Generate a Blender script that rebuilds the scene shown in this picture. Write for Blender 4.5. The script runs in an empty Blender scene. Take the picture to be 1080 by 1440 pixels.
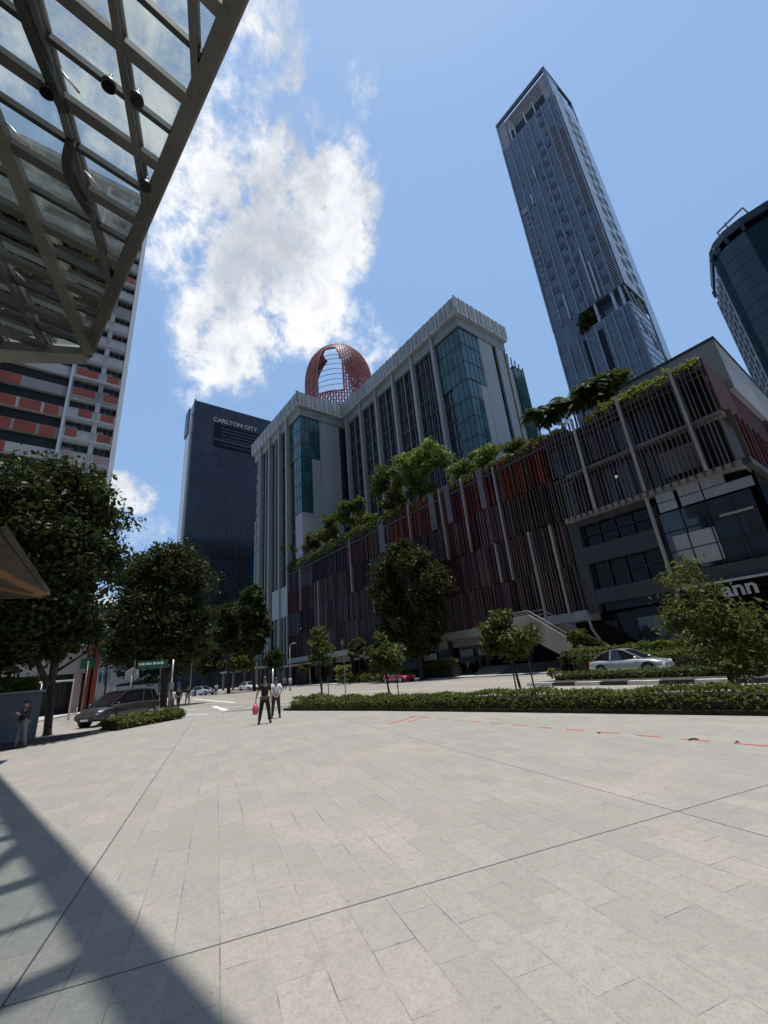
import bpy, bmesh, math, random
import numpy as np
from mathutils import Matrix, Vector
R_ = math.radians
scene = bpy.context.scene
COL = scene.collection

# ------------------------------------------------------------------ camera
CAM_H = 1.65
CM = ((0.594652, 0.324354, 0.735652), (0.799447, -0.141484, -0.583838), (-0.085287, 0.935295, -0.343438))
cd = bpy.data.cameras.new('camera'); cam = bpy.data.objects.new('camera', cd); COL.objects.link(cam)
m4 = Matrix(CM).to_4x4(); m4.translation = (0, 0, CAM_H); cam.matrix_world = m4
cd.sensor_fit = 'VERTICAL'; cd.sensor_height = 36; cd.sensor_width = 36; cd.lens = 15.0
cd.clip_start = 0.05; cd.clip_end = 6000
scene.camera = cam
scene.view_settings.view_transform = 'Standard'; scene.view_settings.look = 'None'
scene.view_settings.gamma = 1; scene.view_settings.use_curve_mapping = False
scene.view_settings.exposure = 0.12
SUN_STRENGTH = 4.2
SKY_STRENGTH = 0.10
SUNV = Vector((0.6, 0.86, 16)).normalized()       # towards the sun: nearly overhead

def ray(px, py):
    c = (px-540, -(py-720), -600)
    return Vector([sum(CM[i][k]*c[k] for k in range(3)) for i in range(3)])
def onY(px, py, y):
    d = ray(px, py); t = y/d.y; return Vector((d.x*t, y, CAM_H+d.z*t))
def onX(px, py, x):
    d = ray(px, py); t = x/d.x; return Vector((x, d.y*t, CAM_H+d.z*t))
def onZ(px, py, z=0.0):
    d = ray(px, py); t = (z-CAM_H)/d.z; return Vector((d.x*t, d.y*t, z))
def at(px, py, dist):
    d = ray(px, py); t = dist/math.hypot(d.x, d.y); return Vector((d.x*t, d.y*t, CAM_H+d.z*t))

# ------------------------------------------------------------------ sun
sl = bpy.data.lights.new('sun', 'SUN'); sl.energy = SUN_STRENGTH; sl.angle = R_(0.55); sl.color = (1.0, 0.955, 0.89)
so = bpy.data.objects.new('sun', sl); COL.objects.link(so)
so.rotation_euler = SUNV.to_track_quat('Z', 'Y').to_euler(); so.location = (0, 0, 300)

# ------------------------------------------------------------------ world: sky with cumulus
w = bpy.data.worlds.new('World'); scene.world = w; w.use_nodes = True
nt = w.node_tree; nt.nodes.clear()
def N(t, **k):
    n = nt.nodes.new(t)
    for a, b in k.items(): setattr(n, a, b)
    return n
L = nt.links.new
def val(n, i, v): n.inputs[i].default_value = v
def wmath(op, a, b=None, clamp=False):
    n = N('ShaderNodeMath', operation=op); n.use_clamp = clamp
    for i, x in enumerate((a, b)):
        if x is None: continue
        if isinstance(x, (int, float)): val(n, i, x)
        else: L(x, n.inputs[i])
    return n.outputs[0]
out = N('ShaderNodeOutputWorld'); bg = N('ShaderNodeBackground'); val(bg, 1, SKY_STRENGTH)
sky = N('ShaderNodeTexSky', sky_type='NISHITA'); sky.sun_disc = False
sky.sun_elevation = math.asin(SUNV.z); sky.sun_rotation = math.atan2(SUNV.x, SUNV.y)
sky.air_density = 1.0; sky.dust_density = 1.2; sky.ozone_density = 1.0; sky.altitude = 20
tc = N('ShaderNodeTexCoord')
nrmn = N('ShaderNodeVectorMath', operation='NORMALIZE'); L(tc.outputs['Generated'], nrmn.inputs[0])
DIR = nrmn.outputs[0]
def blob(px, py, rpx, inner=0.15, gain=1.0):
    c = ray(px, py).normalized()
    # angular radius from a pixel radius, measured at the middle of the blob
    c2 = ray(px+rpx, py).normalized(); c3 = ray(px, py+rpx).normalized()
    ang = 0.5*(c.angle(c2)+c.angle(c3))
    d = N('ShaderNodeVectorMath', operation='DOT_PRODUCT'); L(DIR, d.inputs[0]); val(d, 1, tuple(c))
    mr = N('ShaderNodeMapRange', interpolation_type='SMOOTHSTEP')
    L(d.outputs['Value'], mr.inputs['Value'])
    val(mr, 'From Min', math.cos(ang)); val(mr, 'From Max', math.cos(ang*inner)); val(mr, 'To Min', 0); val(mr, 'To Max', gain)
    return mr.outputs[0]
CLOUDS = [(430,300,150,.2,1.25),(380,390,150,.2,1.2),(335,470,120,.2,1.15),(300,500,80,.2,1.05),(430,440,90,.2,1.1),(470,230,80,.2,.9),(330,300,150,.1,1.0),
          (250,320,120,.1,.85),(250,210,130,.1,.92),(330,150,110,.1,.72),(350,40,130,.1,.78),(240,60,170,.1,.85),(120,80,210,.1,.8),(400,90,55,.1,.72),(408,190,40,.1,.65),
          (510,110,48,.1,.62),(508,150,30,.1,.5),(280,545,60,.1,.65),(165,690,45,.1,.95),(195,700,40,.1,.8),(530,500,70,.1,.75),(500,455,50,.1,.8),(550,250,75,.1,.38),
          (60,-150,260,.1,.7),(130,870,70,.1,.9),(215,765,70,.1,.55)]
acc = None
for b in CLOUDS:
    o = blob(*b)
    acc = o if acc is None else wmath('MAXIMUM', acc, o)
def noise(scale, detail, rough, dist=0.0, off=(0,0,0)):
    mp = N('ShaderNodeMapping'); L(DIR, mp.inputs[0]); val(mp, 1, off)
    n = N('ShaderNodeTexNoise'); L(mp.outputs[0], n.inputs['Vector'])
    val(n, 'Scale', scale); val(n, 'Detail', detail); val(n, 'Roughness', rough); val(n, 'Distortion', dist)
    return n.outputs['Fac']
n1 = noise(7.0, 9, .62, .35); n2 = noise(22.0, 9, .68, .25, (3,1,2)); n3 = noise(4.0, 6, .55, .2, (7,3,1))
det = wmath('ADD', wmath('MULTIPLY', wmath('SUBTRACT', n1, .5), 2.3), wmath('MULTIPLY', wmath('SUBTRACT', n2, .5), 2.0))
dens = wmath('MULTIPLY', acc, wmath('ADD', det, .88))
cm = N('ShaderNodeMapRange', interpolation_type='SMOOTHSTEP'); L(dens, cm.inputs['Value'])
val(cm, 'From Min', .30); val(cm, 'From Max', 1.0); val(cm, 'To Max', .97)
shade = N('ShaderNodeMapRange', interpolation_type='SMOOTHSTEP'); L(wmath('ADD', wmath('MULTIPLY', n3, .7), wmath('MULTIPLY', n2, .3)), shade.inputs['Value'])
val(shade, 'From Min', .36); val(shade, 'From Max', .6)
ccol = N('ShaderNodeMix', data_type='RGBA'); L(shade.outputs[0], ccol.inputs['Factor'])
ccol.inputs['A'].default_value = (5.3, 5.65, 6.3, 1); ccol.inputs['B'].default_value = (9.6, 9.65, 9.8, 1)
# sky colour: NISHITA, paled by thin tropical haze
tint = N('ShaderNodeMix', data_type='RGBA', blend_type='MULTIPLY'); val(tint, 'Factor', 1.0)
L(sky.outputs[0], tint.inputs['A']); tint.inputs['B'].default_value = (1.0, 1.0, 1.0, 1)
hz = N('ShaderNodeMix', data_type='RGBA'); val(hz, 'Factor', 0.68)
L(tint.outputs['Result'], hz.inputs['A']); hz.inputs['B'].default_value = (3.05, 5.15, 8.75, 1)
mx = N('ShaderNodeMix', data_type='RGBA'); L(cm.outputs[0], mx.inputs['Factor'])
L(hz.outputs['Result'], mx.inputs['A']); L(ccol.outputs['Result'], mx.inputs['B'])
L(mx.outputs['Result'], bg.inputs[0]); L(bg.outputs[0], out.inputs[0])
w.cycles.sampling_method = 'AUTOMATIC'

# ------------------------------------------------------------------ materials
MATS = {}
def hexlin(r, g, b):
    f = lambda c: (c/255/12.92) if c/255 <= .04045 else ((c/255+.055)/1.055)**2.4
    return (f(r), f(g), f(b))
class NT:
    def __init__(s, m): s.t = m.node_tree; s.b = s.t.nodes['Principled BSDF']; s.out = s.t.nodes['Material Output']
    def n(s, t, **k):
        x = s.t.nodes.new(t)
        for a, b in k.items(): setattr(x, a, b)
        return x
    def l(s, a, b): s.t.links.new(a, b)
    def math(s, op, a, b=None, c=None, clamp=False):
        n = s.n('ShaderNodeMath', operation=op); n.use_clamp = clamp
        for i, x in enumerate((a, b, c)):
            if x is None: continue
            if isinstance(x, (int, float)): n.inputs[i].default_value = x
            else: s.l(x, n.inputs[i])
        return n.outputs[0]
    def mix(s, f, a, b, blend='MIX'):
        n = s.n('ShaderNodeMix', data_type='RGBA', blend_type=blend)
        for k, x in (('Factor', f), ('A', a), ('B', b)):
            if isinstance(x, (int, float)): n.inputs[k].default_value = x
            elif isinstance(x, tuple): n.inputs[k].default_value = (*x[:3], 1)
            else: s.l(x, n.inputs[k])
        return n.outputs['Result']
    def noise(s, vec, scale, detail=4, rough=.55, dist=0):
        n = s.n('ShaderNodeTexNoise'); s.l(vec, n.inputs['Vector'])
        for k, v in (('Scale', scale), ('Detail', detail), ('Roughness', rough), ('Distortion', dist)): n.inputs[k].default_value = v
        return n.outputs['Fac']
    def ramp(s, f, a, b):
        n = s.n('ShaderNodeMapRange', interpolation_type='SMOOTHSTEP'); s.l(f, n.inputs['Value'])
        n.inputs['From Min'].default_value = a; n.inputs['From Max'].default_value = b
        return n.outputs[0]
def newmat(name):
    m = bpy.data.materials.new(name); m.use_nodes = True; MATS[name] = m; return m, NT(m)
def setp(b, **k):
    for a, v in k.items():
        a = a.replace('_', ' ')
        if a in b.inputs: b.inputs[a].default_value = v
def plain(name, col, rough=.7, var=.18, scale=.6, metal=0.0, bump=0.0, streak=False, spec=.5, coat=0):
    m, t = newmat(name)
    g = t.n('ShaderNodeNewGeometry')
    vec = g.outputs['Position']
    if streak:
        mp = t.n('ShaderNodeMapping'); mp.inputs['Scale'].default_value = (1.6, 1.6, .07); t.l(vec, mp.inputs[0]); sv = mp.outputs[0]
        f = t.math('ADD', t.math('MULTIPLY', t.noise(sv, scale*2.2, 5, .6), .6), t.math('MULTIPLY', t.noise(vec, scale, 5, .6), .4))
    else:
        f = t.noise(vec, scale, 6, .62)
    f = t.ramp(f, .3, .7)
    a = tuple(c*(1-var) for c in col); b = tuple(min(1, c*(1+var)) for c in col)
    t.l(t.mix(f, a, b), t.b.inputs['Base Color'])
    t.b.inputs['Roughness'].default_value = rough; t.b.inputs['Metallic'].default_value = metal
    setp(t.b, Specular_IOR_Level=spec, Coat_Weight=coat, Coat_Roughness=.05)
    if bump:
        bn = t.n('ShaderNodeBump'); bn.inputs['Strength'].default_value = bump; bn.inputs['Distance'].default_value = .02
        t.l(t.noise(vec, scale*14, 4), bn.inputs['Height']); t.l(bn.outputs[0], t.b.inputs['Normal'])
    return m
def glass_wall(name, col, rough=.06, spec=.5, var=.5, cell=(1.5, 1.5, 3.3), tone=None, wob=.03):
    """dark curtain-wall glass: each pane its own tone and a slightly different tilt"""
    m, t = newmat(name)
    g = t.n('ShaderNodeNewGeometry')
    dv = t.n('ShaderNodeVectorMath', operation='DIVIDE'); t.l(g.outputs['Position'], dv.inputs[0]); dv.inputs[1].default_value = cell
    ad = t.n('ShaderNodeVectorMath', operation='ADD'); t.l(dv.outputs[0], ad.inputs[0]); ad.inputs[1].default_value = (.013, .017, .011)
    fl = t.n('ShaderNodeVectorMath', operation='FLOOR'); t.l(ad.outputs[0], fl.inputs[0])
    wn = t.n('ShaderNodeTexWhiteNoise', noise_dimensions='3D'); t.l(fl.outputs[0], wn.inputs['Vector'])
    a = tuple(c*(1-var) for c in col); b = tone if tone else tuple(c*(1+var) for c in col)
    f = t.math('ADD', t.math('MULTIPLY', wn.outputs['Value'], .6), t.math('MULTIPLY', t.ramp(t.noise(g.outputs['Position'], .05, 3), .3, .7), .4))
    t.l(t.mix(f, a, b), t.b.inputs['Base Color'])
    t.b.inputs['Roughness'].default_value = rough
    setp(t.b, Specular_IOR_Level=spec)
    sb = t.n('ShaderNodeVectorMath', operation='SUBTRACT'); t.l(wn.outputs['Color'], sb.inputs[0]); sb.inputs[1].default_value = (.5, .5, .5)
    sc = t.n('ShaderNodeVectorMath', operation='SCALE'); t.l(sb.outputs[0], sc.inputs[0]); sc.inputs['Scale'].default_value = wob
    an = t.n('ShaderNodeVectorMath', operation='ADD'); t.l(g.outputs['Normal'], an.inputs[0]); t.l(sc.outputs[0], an.inputs[1])
    nn = t.n('ShaderNodeVectorMath', operation='NORMALIZE'); t.l(an.outputs[0], nn.inputs[0]); t.l(nn.outputs[0], t.b.inputs['Normal'])
    return m
def leafmat(name, c1, c2, trans=.25, scale=.8):
    m, t = newmat(name)
    g = t.n('ShaderNodeNewGeometry')
    f = t.math('ADD', t.math('MULTIPLY', t.ramp(t.noise(g.outputs['Position'], scale, 3), .3, .7), .55), t.math('MULTIPLY', g.outputs['Random Per Island'], .45))
    c = t.mix(f, c1, c2)
    t.l(c, t.b.inputs['Base Color']); t.b.inputs['Roughness'].default_value = .5
    setp(t.b, Specular_IOR_Level=.12)
    tr = t.n('ShaderNodeBsdfTranslucent'); t.l(t.mix(.35, c, (.25, .35, .04)), tr.inputs['Color'])
    ms = t.n('ShaderNodeMixShader'); ms.inputs[0].default_value = trans
    t.l(t.b.outputs[0], ms.inputs[1]); t.l(tr.outputs[0], ms.inputs[2]); t.l(ms.outputs[0], t.out.inputs['Surface'])
    return m

# paving
def mk_paving():
    m, t = newmat('stone_paving')
    g = t.n('ShaderNodeNewGeometry'); P = g.outputs['Position']
    mp = t.n('ShaderNodeMapping'); mp.vector_type = 'POINT'; mp.inputs['Rotation'].default_value = (0, 0, R_(16.6)); t.l(P, mp.inputs[0])
    # after the turn: u along the rows of slabs, v across them
    off = t.n('ShaderNodeVectorMath', operation='ADD'); t.l(mp.outputs[0], off.inputs[0]); off.inputs[1].default_value = (3.88, 1.078, 0)
    V = off.outputs[0]
    br = t.n('ShaderNodeTexBrick'); t.l(V, br.inputs['Vector'])
    br.offset = .5; br.offset_frequency = 2; br.squash = 1.0
    br.inputs['Color1'].default_value = (0, 0, 0, 1); br.inputs['Color2'].default_value = (1, 1, 1, 1); br.inputs['Mortar'].default_value = (.5, .5, .5, 1)
    br.inputs['Scale'].default_value = 1.0; br.inputs['Mortar Size'].default_value = .0045; br.inputs['Mortar Smooth'].default_value = .25
    br.inputs['Bias'].default_value = 0; br.inputs['Brick Width'].default_value = .61; br.inputs['Row Height'].default_value = .2926
    sx = t.n('ShaderNodeSeparateColor'); t.l(br.outputs['Color'], sx.inputs[0])
    rnd = sx.outputs[0]
    base = t.mix(rnd, (.318, .300, .268), (.392, .368, .326))
    base = t.mix(t.math('MULTIPLY', t.ramp(rnd, .80, .97), .45), base, (.255, .248, .228))
    big = t.ramp(t.noise(P, .22, 5, .6), .35, .68)
    base = t.mix(t.math('MULTIPLY', big, .35), base, (.335, .325, .295))
    pink = t.ramp(t.noise(P, .55, 4, .6, .5), .50, .68)
    base = t.mix(t.math('MULTIPLY', pink, t.math('ADD', t.math('MULTIPLY', rnd, .45), .2)), base, (.47, .385, .325))
    fine = t.noise(P, 14, 8, .75); grain = t.noise(P, 70, 5, .7)
    base = t.mix(t.math('MULTIPLY', t.ramp(fine, .40, .70), .5), base, (.245, .237, .215))
    base = t.mix(t.math('MULTIPLY', t.ramp(grain, .46, .66), .5), base, (.20, .195, .18))
    stain = t.ramp(t.noise(P, 1.3, 7, .68, .8), .6, .74)
    base = t.mix(t.math('MULTIPLY', stain, .55), base, (.20, .195, .18))
    spots = t.ramp(t.noise(P, 16, 2, .5), .70, .75)
    base = t.mix(t.math('MULTIPLY', spots, .45), base, (.14, .135, .125))
    # joint darkness varies along its length
    jv = t.ramp(t.noise(P, 1.5, 5, .65), .42, .70)
    jm = t.math('MULTIPLY', br.outputs['Fac'], t.math('ADD', t.math('MULTIPLY', jv, .85), .10), clamp=True)
    base = t.mix(jm, base, (.10, .10, .095))
    # wide movement joints
    sp = t.n('ShaderNodeSeparateXYZ'); t.l(V, sp.inputs[0])
    def line(c, period, half):
        f = t.math('FRACT', t.math('ADD', t.math('DIVIDE', c, period), 100.5))
        return t.math('LESS_THAN', t.math('MULTIPLY', t.math('ABSOLUTE', t.math('SUBTRACT', f, .5)), period), half)
    ln = t.math('MAXIMUM', line(sp.outputs[0], 10.98, .0085), line(sp.outputs[1], 5.5594, .0075))
    base = t.mix(t.math('MULTIPLY', ln, .85), base, (.05, .05, .048))
    t.l(base, t.b.inputs['Base Color']); t.b.inputs['Roughness'].default_value = .62
    setp(t.b, Specular_IOR_Level=.35)
    bn = t.n('ShaderNodeBump'); bn.inputs['Strength'].default_value = .25; bn.inputs['Distance'].default_value = .004
    h = t.math('SUBTRACT', t.math('MULTIPLY', grain, .5), t.math('MULTIPLY', br.outputs['Fac'], 1.0))
    t.l(h, bn.inputs['Height']); t.l(bn.outputs[0], t.b.inputs['Normal'])
    return m
mk_paving()
def mk_road():
    m, t = newmat('worn_asphalt')
    g = t.n('ShaderNodeNewGeometry'); P = g.outputs['Position']
    mp = t.n('ShaderNodeMapping'); mp.inputs['Scale'].default_value = (.12, 1, 1); t.l(P, mp.inputs[0])
    f = t.ramp(t.noise(mp.outputs[0], .45, 5, .6), .35, .68)
    c = t.mix(f, (.235, .215, .185), (.32, .295, .25))
    c = t.mix(t.math('MULTIPLY', t.ramp(t.noise(P, .12, 6, .65), .52, .7), .5), c, (.20, .19, .175))
    c = t.mix(t.math('MULTIPLY', t.ramp(t.noise(P, 30, 4, .7), .5, .7), .25), c, (.12, .12, .115))
    t.l(c, t.b.inputs['Base Color']); t.b.inputs['Roughness'].default_value = .8
    return m
mk_road()
plain('city_ground', (.19, .185, .17), .9, .25, .05)
plain('footpath_concrete', (.42, .40, .37), .85, .2, .4)
plain('soil', (.05, .04, .03), .95, .4, 1.5)
plain('road_paint', (.72, .72, .70), .6, .15, 2)
plain('red_tape', (.62, .13, .11), .5, .15, 2)
plain('yellow_tape', (.72, .58, .22), .5, .15, 2)
plain('kerb_white', (.62, .61, .58), .7, .2, 1.2)
plain('kerb_black', (.025, .025, .027), .6, .3, 1.2)
plain('concrete_light', (.345, .355, .35), .75, .13, .10, streak=True)
plain('concrete_cap', (.40, .41, .395), .7, .15, .14, streak=True)
plain('concrete_cap_dark', (.30, .31, .31), .7, .2, .14, streak=True)
plain('concrete_grey', (.27, .28, .28), .8, .16, .10, streak=True)
plain('concrete_dark', (.036, .038, .041), .7, .25, .12, streak=True)
plain('soffit_dark', (.045, .047, .052), .8, .25, .2)
plain('stair_concrete', (.33, .29, .25), .8, .15, .6)
plain('white_panel', (.72, .73, .72), .6, .1, .2, streak=True)
plain('block_white', (.40, .40, .40), .8, .12, .18, streak=True)
plain('block_grey', (.24, .24, .245), .8, .12, .18, streak=True)
plain('block_red', (.27, .052, .035), .7, .16, .25)
plain('block_pink', (.34, .25, .235), .75, .12, .25)
plain('block_dark', (.012, .012, .014), .5, .5, .4)
plain('fin_maroon', (.098, .022, .028), .65, .28, .22)
plain('fin_rust', (.175, .042, .025), .65, .22, .22)
plain('fin_mauve', (.14, .086, .095), .65, .25, .22)
plain('fin_plum', (.068, .034, .048), .65, .28, .22)
plain('fin_grey', (.105, .102, .11), .65, .2, .22)
plain('fin_taupe', (.105, .074, .068), .65, .25, .22)
plain('fin_black', (.022, .018, .022), .65, .4, .2)
plain('column_pale', (.30, .29, .28), .5, .15, .3)
plain('panel_red', (.05, .008, .009), .9, .25, .12)
plain('ledge_pale', (.20, .19, .185), .7, .2, .5)
plain('steel_bronze', (.080, .081, .077), .45, .2, .9, metal=.25)
plain('steel_tan', (.13, .125, .105), .5, .18, .9, metal=.15)
plain('steel_grey', (.24, .24, .235), .45, .15, .8, metal=.3)
plain('steel_light', (.55, .55, .54), .35, .1, .8, metal=.6)
plain('steel_black', (.02, .02, .022), .45, .3, 1)
plain('wood_soffit', (.22, .12, .055), .55, .35, 1.2)
plain('wood_dark', (.06, .045, .03), .6, .3, 1.2)
plain('red_mesh', (.30, .082, .066), .5, .35, .35)
plain('sign_white', (.80, .80, .78), .5, .05, 1)
plain('sign_green', (.012, .095, .045), .45, .12, 2)
plain('planter_blue', (.12, .13, .14), .7, .15, .5)
plain('bark', (.045, .036, .028), .95, .35, 3, bump=.5)
plain('bark_pale', (.12, .10, .08), .95, .3, 3, bump=.5)
plain('navy_metal', (.022, .026, .038), .35, .25, .15)
plain('tower_frame', (.15, .18, .22), .4, .15, .2, metal=.2)
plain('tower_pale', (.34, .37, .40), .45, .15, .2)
plain('tower_bronze', (.22, .20, .19), .45, .2, .2)
glass_wall('glass_dark', (.016, .019, .024), .06, .5, .6)
glass_wall('glass_window', (.035, .038, .052), .08, .5, .6, cell=(1.1, 1.1, 1.65))
glass_wall('glass_teal', (.026, .085, .088), .10, .45, .6, cell=(1.5, 1.5, 3.3))
glass_wall('glass_navy', (.022, .027, .039), .10, .35, .35, cell=(2.4, 2.4, 3.7), wob=.02)
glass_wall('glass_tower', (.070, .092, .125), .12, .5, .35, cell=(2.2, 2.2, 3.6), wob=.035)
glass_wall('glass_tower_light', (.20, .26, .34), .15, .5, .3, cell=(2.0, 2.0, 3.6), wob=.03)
glass_wall('glass_round', (.014, .034, .046), .10, .35, .35, cell=(2.2, 2.2, 3.6), wob=.015)
glass_wall('glass_lobby', (.035, .045, .055), .05, .55, .6, cell=(1.9, 1.9, 2.2))
glass_wall('glass_painted_sky', (.26, .28, .30), .12, .5, .2, cell=(1.75, 1.75, 1.0))  # pale base colour stands in for the sky mirrored in the panes
glass_wall('glass_black', (.006, .006, .008), .08, .16, .4)
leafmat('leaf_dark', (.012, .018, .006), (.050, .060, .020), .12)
leafmat('leaf_mid', (.030, .044, .011), (.105, .125, .036), .22)
leafmat('leaf_olive', (.045, .055, .016), (.15, .15, .05), .25)
leafmat('leaf_bright', (.075, .12, .022), (.22, .26, .07), .32)
leafmat('leaf_yellow', (.12, .15, .025), (.30, .30, .09), .32)
leafmat('leaf_hedge', (.028, .045, .010), (.155, .175, .042), .25, scale=2.0)
leafmat('leaf_palm', (.02, .035, .012), (.07, .095, .03), .2)
# canopy glass: tinted, with a thin film of dirt that scatters light
def mk_canopy_glass():
    m, t = newmat('canopy_glass'); t.t.nodes.remove(t.b)
    g = t.n('ShaderNodeNewGeometry')
    tr = t.n('ShaderNodeBsdfTransparent'); tr.inputs[0].default_value = (.54, .60, .60, 1)
    df = t.n('ShaderNodeBsdfTranslucent'); df.inputs[0].default_value = (.30, .34, .33, 1)
    gl = t.n('ShaderNodeBsdfGlossy'); gl.inputs['Roughness'].default_value = .04; gl.inputs[0].default_value = (.8, .85, .85, 1)
    f = t.math('ADD', .10, t.math('MULTIPLY', t.ramp(t.noise(g.outputs['Position'], 1.1, 7, .68, .6), .4, .75), .20))
    a = t.n('ShaderNodeMixShader'); t.l(f, a.inputs[0]); t.l(tr.outputs[0], a.inputs[1]); t.l(df.outputs[0], a.inputs[2])
    fr = t.n('ShaderNodeFresnel'); fr.inputs[0].default_value = 1.45
    b = t.n('ShaderNodeMixShader'); t.l(fr.outputs[0], b.inputs[0]); t.l(a.outputs[0], b.inputs[1]); t.l(gl.outputs[0], b.inputs[2])
    t.l(b.outputs[0], t.out.inputs['Surface'])
mk_canopy_glass()
plain('car_glass', (.010, .012, .015), .04, .2, 1, spec=.7)
plain('tyre', (.018, .018, .019), .8, .2, 3)
plain('rim', (.42, .42, .43), .3, .1, 3, metal=.8)
plain('paint_silver', (.60, .61, .62), .28, .04, 1, metal=.55, coat=.8)
plain('paint_red', (.42, .012, .02), .3, .06, 1, coat=1)
plain('paint_bronze', (.055, .052, .046), .3, .06, 1, metal=.5, coat=.9)
plain('paint_white', (.75, .75, .74), .3, .04, 1, coat=.8)
plain('paint_dark', (.03, .032, .036), .3, .06, 1, coat=.8)
plain('chrome', (.75, .75, .75), .12, .03, 1, metal=1)
plain('lamp_clear', (.6, .62, .62), .1, .05, 1)
plain('lamp_red', (.35, .01, .01), .2, .05, 1)
plain('skin', (.36, .22, .15), .55, .1, 6)
plain('hair', (.012, .010, .009), .5, .2, 8)
plain('cloth_black', (.012, .012, .014), .9, .3, 5)
plain('cloth_charcoal', (.03, .03, .034), .9, .3, 5)
plain('cloth_white', (.62, .62, .62), .9, .1, 5)
plain('cloth_grey', (.15, .15, .16), .9, .2, 5)
plain('cloth_khaki', (.24, .20, .15), .9, .2, 5)
plain('cloth_blue', (.16, .2, .28), .9, .2, 5)
plain('shoe', (.02, .018, .016), .6, .2, 5)
plain('plastic_pink', (.62, .10, .14), .45, .12, 4)

# ------------------------------------------------------------------ mesh helpers
class MB:
    def __init__(s): s.v = []; s.f = []; s.mi = []; s.sm = []
    def add(s, vs, fs, mi=0, smooth=False):
        o = len(s.v); s.v += [tuple(v) for v in vs]
        for f in fs: s.f.append([o+i for i in f]); s.mi.append(mi); s.sm.append(smooth)
        return s
    def box(s, x0, x1, y0, y1, z0, z1, mi=0):
        if x0 > x1: x0, x1 = x1, x0
        if y0 > y1: y0, y1 = y1, y0
        if z0 > z1: z0, z1 = z1, z0
        return s.add([(x0,y0,z0),(x1,y0,z0),(x1,y1,z0),(x0,y1,z0),(x0,y0,z1),(x1,y0,z1),(x1,y1,z1),(x0,y1,z1)],
              [(0,3,2,1),(4,5,6,7),(0,1,5,4),(1,2,6,5),(2,3,7,6),(3,0,4,7)], mi)
    def prism(s, poly, z0, z1, mi=0, smooth=False):
        n = len(poly); area = sum(poly[i][0]*poly[(i+1)%n][1]-poly[(i+1)%n][0]*poly[i][1] for i in range(n))
        if area < 0: poly = poly[::-1]
        zt = z1 if callable(z1) else (lambda x, y: z1)
        vs = [(p[0], p[1], z0) for p in poly]+[(p[0], p[1], zt(*p[:2])) for p in poly]
        s.add(vs, [tuple(range(n))[::-1], tuple(range(n, 2*n))], mi)
        o = len(s.v)-2*n
        for i in range(n):
            j = (i+1) % n; s.f.append([o+i, o+j, o+n+j, o+n+i]); s.mi.append(mi); s.sm.append(smooth)
        return s
    def beam(s, p, q, wd, hg, mi=0, up=(0,0,1)):
        p = Vector(p); q = Vector(q); d = (q-p).normalized(); u = Vector(up)
        a = d.cross(u)
        if a.length < 1e-4: a = d.cross(Vector((1,0,0)))
        a.normalize(); b = a.cross(d).normalized(); a = a*wd/2; b = b*hg/2
        vs = [p-a-b, p+a-b, p+a+b, p-a+b, q-a-b, q+a-b, q+a+b, q-a+b]
        return s.add(vs, [(0,1,2,3),(7,6,5,4),(0,4,5,1),(1,5,6,2),(2,6,7,3),(3,7,4,0)], mi)
    def tube(s, pts, rad, sides=8, mi=0, smooth=True, cap=True):
        pts = [Vector(p) for p in pts]; n = len(pts)
        if isinstance(rad, (int, float)): rad = [rad]*n
        vs = []; ref = None
        for i, p in enumerate(pts):
            d = (pts[min(i+1, n-1)]-pts[max(i-1, 0)]).normalized()
            if ref is None: ref = d.orthogonal().normalized()
            a = (ref-d*ref.dot(d)).normalized(); ref = a; b = d.cross(a)
            for k in range(sides):
                t = 2*math.pi*k/sides; vs.append(p+(a*math.cos(t)+b*math.sin(t))*rad[i])
        fs = []
        for i in range(n-1):
            for k in range(sides):
                k2 = (k+1) % sides; fs.append((i*sides+k, i*sides+k2, (i+1)*sides+k2, (i+1)*sides+k))
        s.add(vs, fs, mi, smooth)
        if cap:
            o = len(s.v)-n*sides
            s.f += [[o+k for k in range(sides)][::-1], [o+(n-1)*sides+k for k in range(sides)]]; s.mi += [mi, mi]; s.sm += [False, False]
        return s
    def ell(s, c, r, mi=0, seg=12, rings=8, zmin=-1.0):
        c = Vector(c); vs = []; fs = []
        for i in range(rings+1):
            ph = math.pi*i/rings; z = math.cos(ph)
            if z < zmin: z = zmin
            rr = math.sqrt(max(0, 1-z*z))+1e-4
            for k in range(seg):
                t = 2*math.pi*k/seg; vs.append((c.x+r[0]*rr*math.cos(t), c.y+r[1]*rr*math.sin(t), c.z+r[2]*z))
        for i in range(rings):
            for k in range(seg):
                k2 = (k+1) % seg; fs.append((i*seg+k, (i+1)*seg+k, (i+1)*seg+k2, i*seg+k2))
        return s.add(vs, fs, mi, True)
    def quad(s, a, b, c, d, mi=0): return s.add([a, b, c, d], [(0,1,2,3)], mi)
    def build(s, name, mats, parent=None, world=True, label=None):
        me = bpy.data.meshes.new(name)
        off = Vector(parent_world(parent)) if (parent is not None and world) else Vector((0,0,0))
        me.from_pydata([tuple(Vector(v)-off) for v in s.v], [], s.f)
        if isinstance(mats, str): mats = [mats]
        for m in mats: me.materials.append(MATS[m])
        me.polygons.foreach_set('material_index', s.mi); me.polygons.foreach_set('use_smooth', s.sm)
        me.update()
        o = bpy.data.objects.new(name, me); COL.objects.link(o)
        if parent is not None: o.parent = parent
        if label: o['label'] = label
        return o
def parent_world(p):
    v = Vector((0,0,0))
    while p is not None: v += p.location; p = p.parent
    return v
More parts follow.
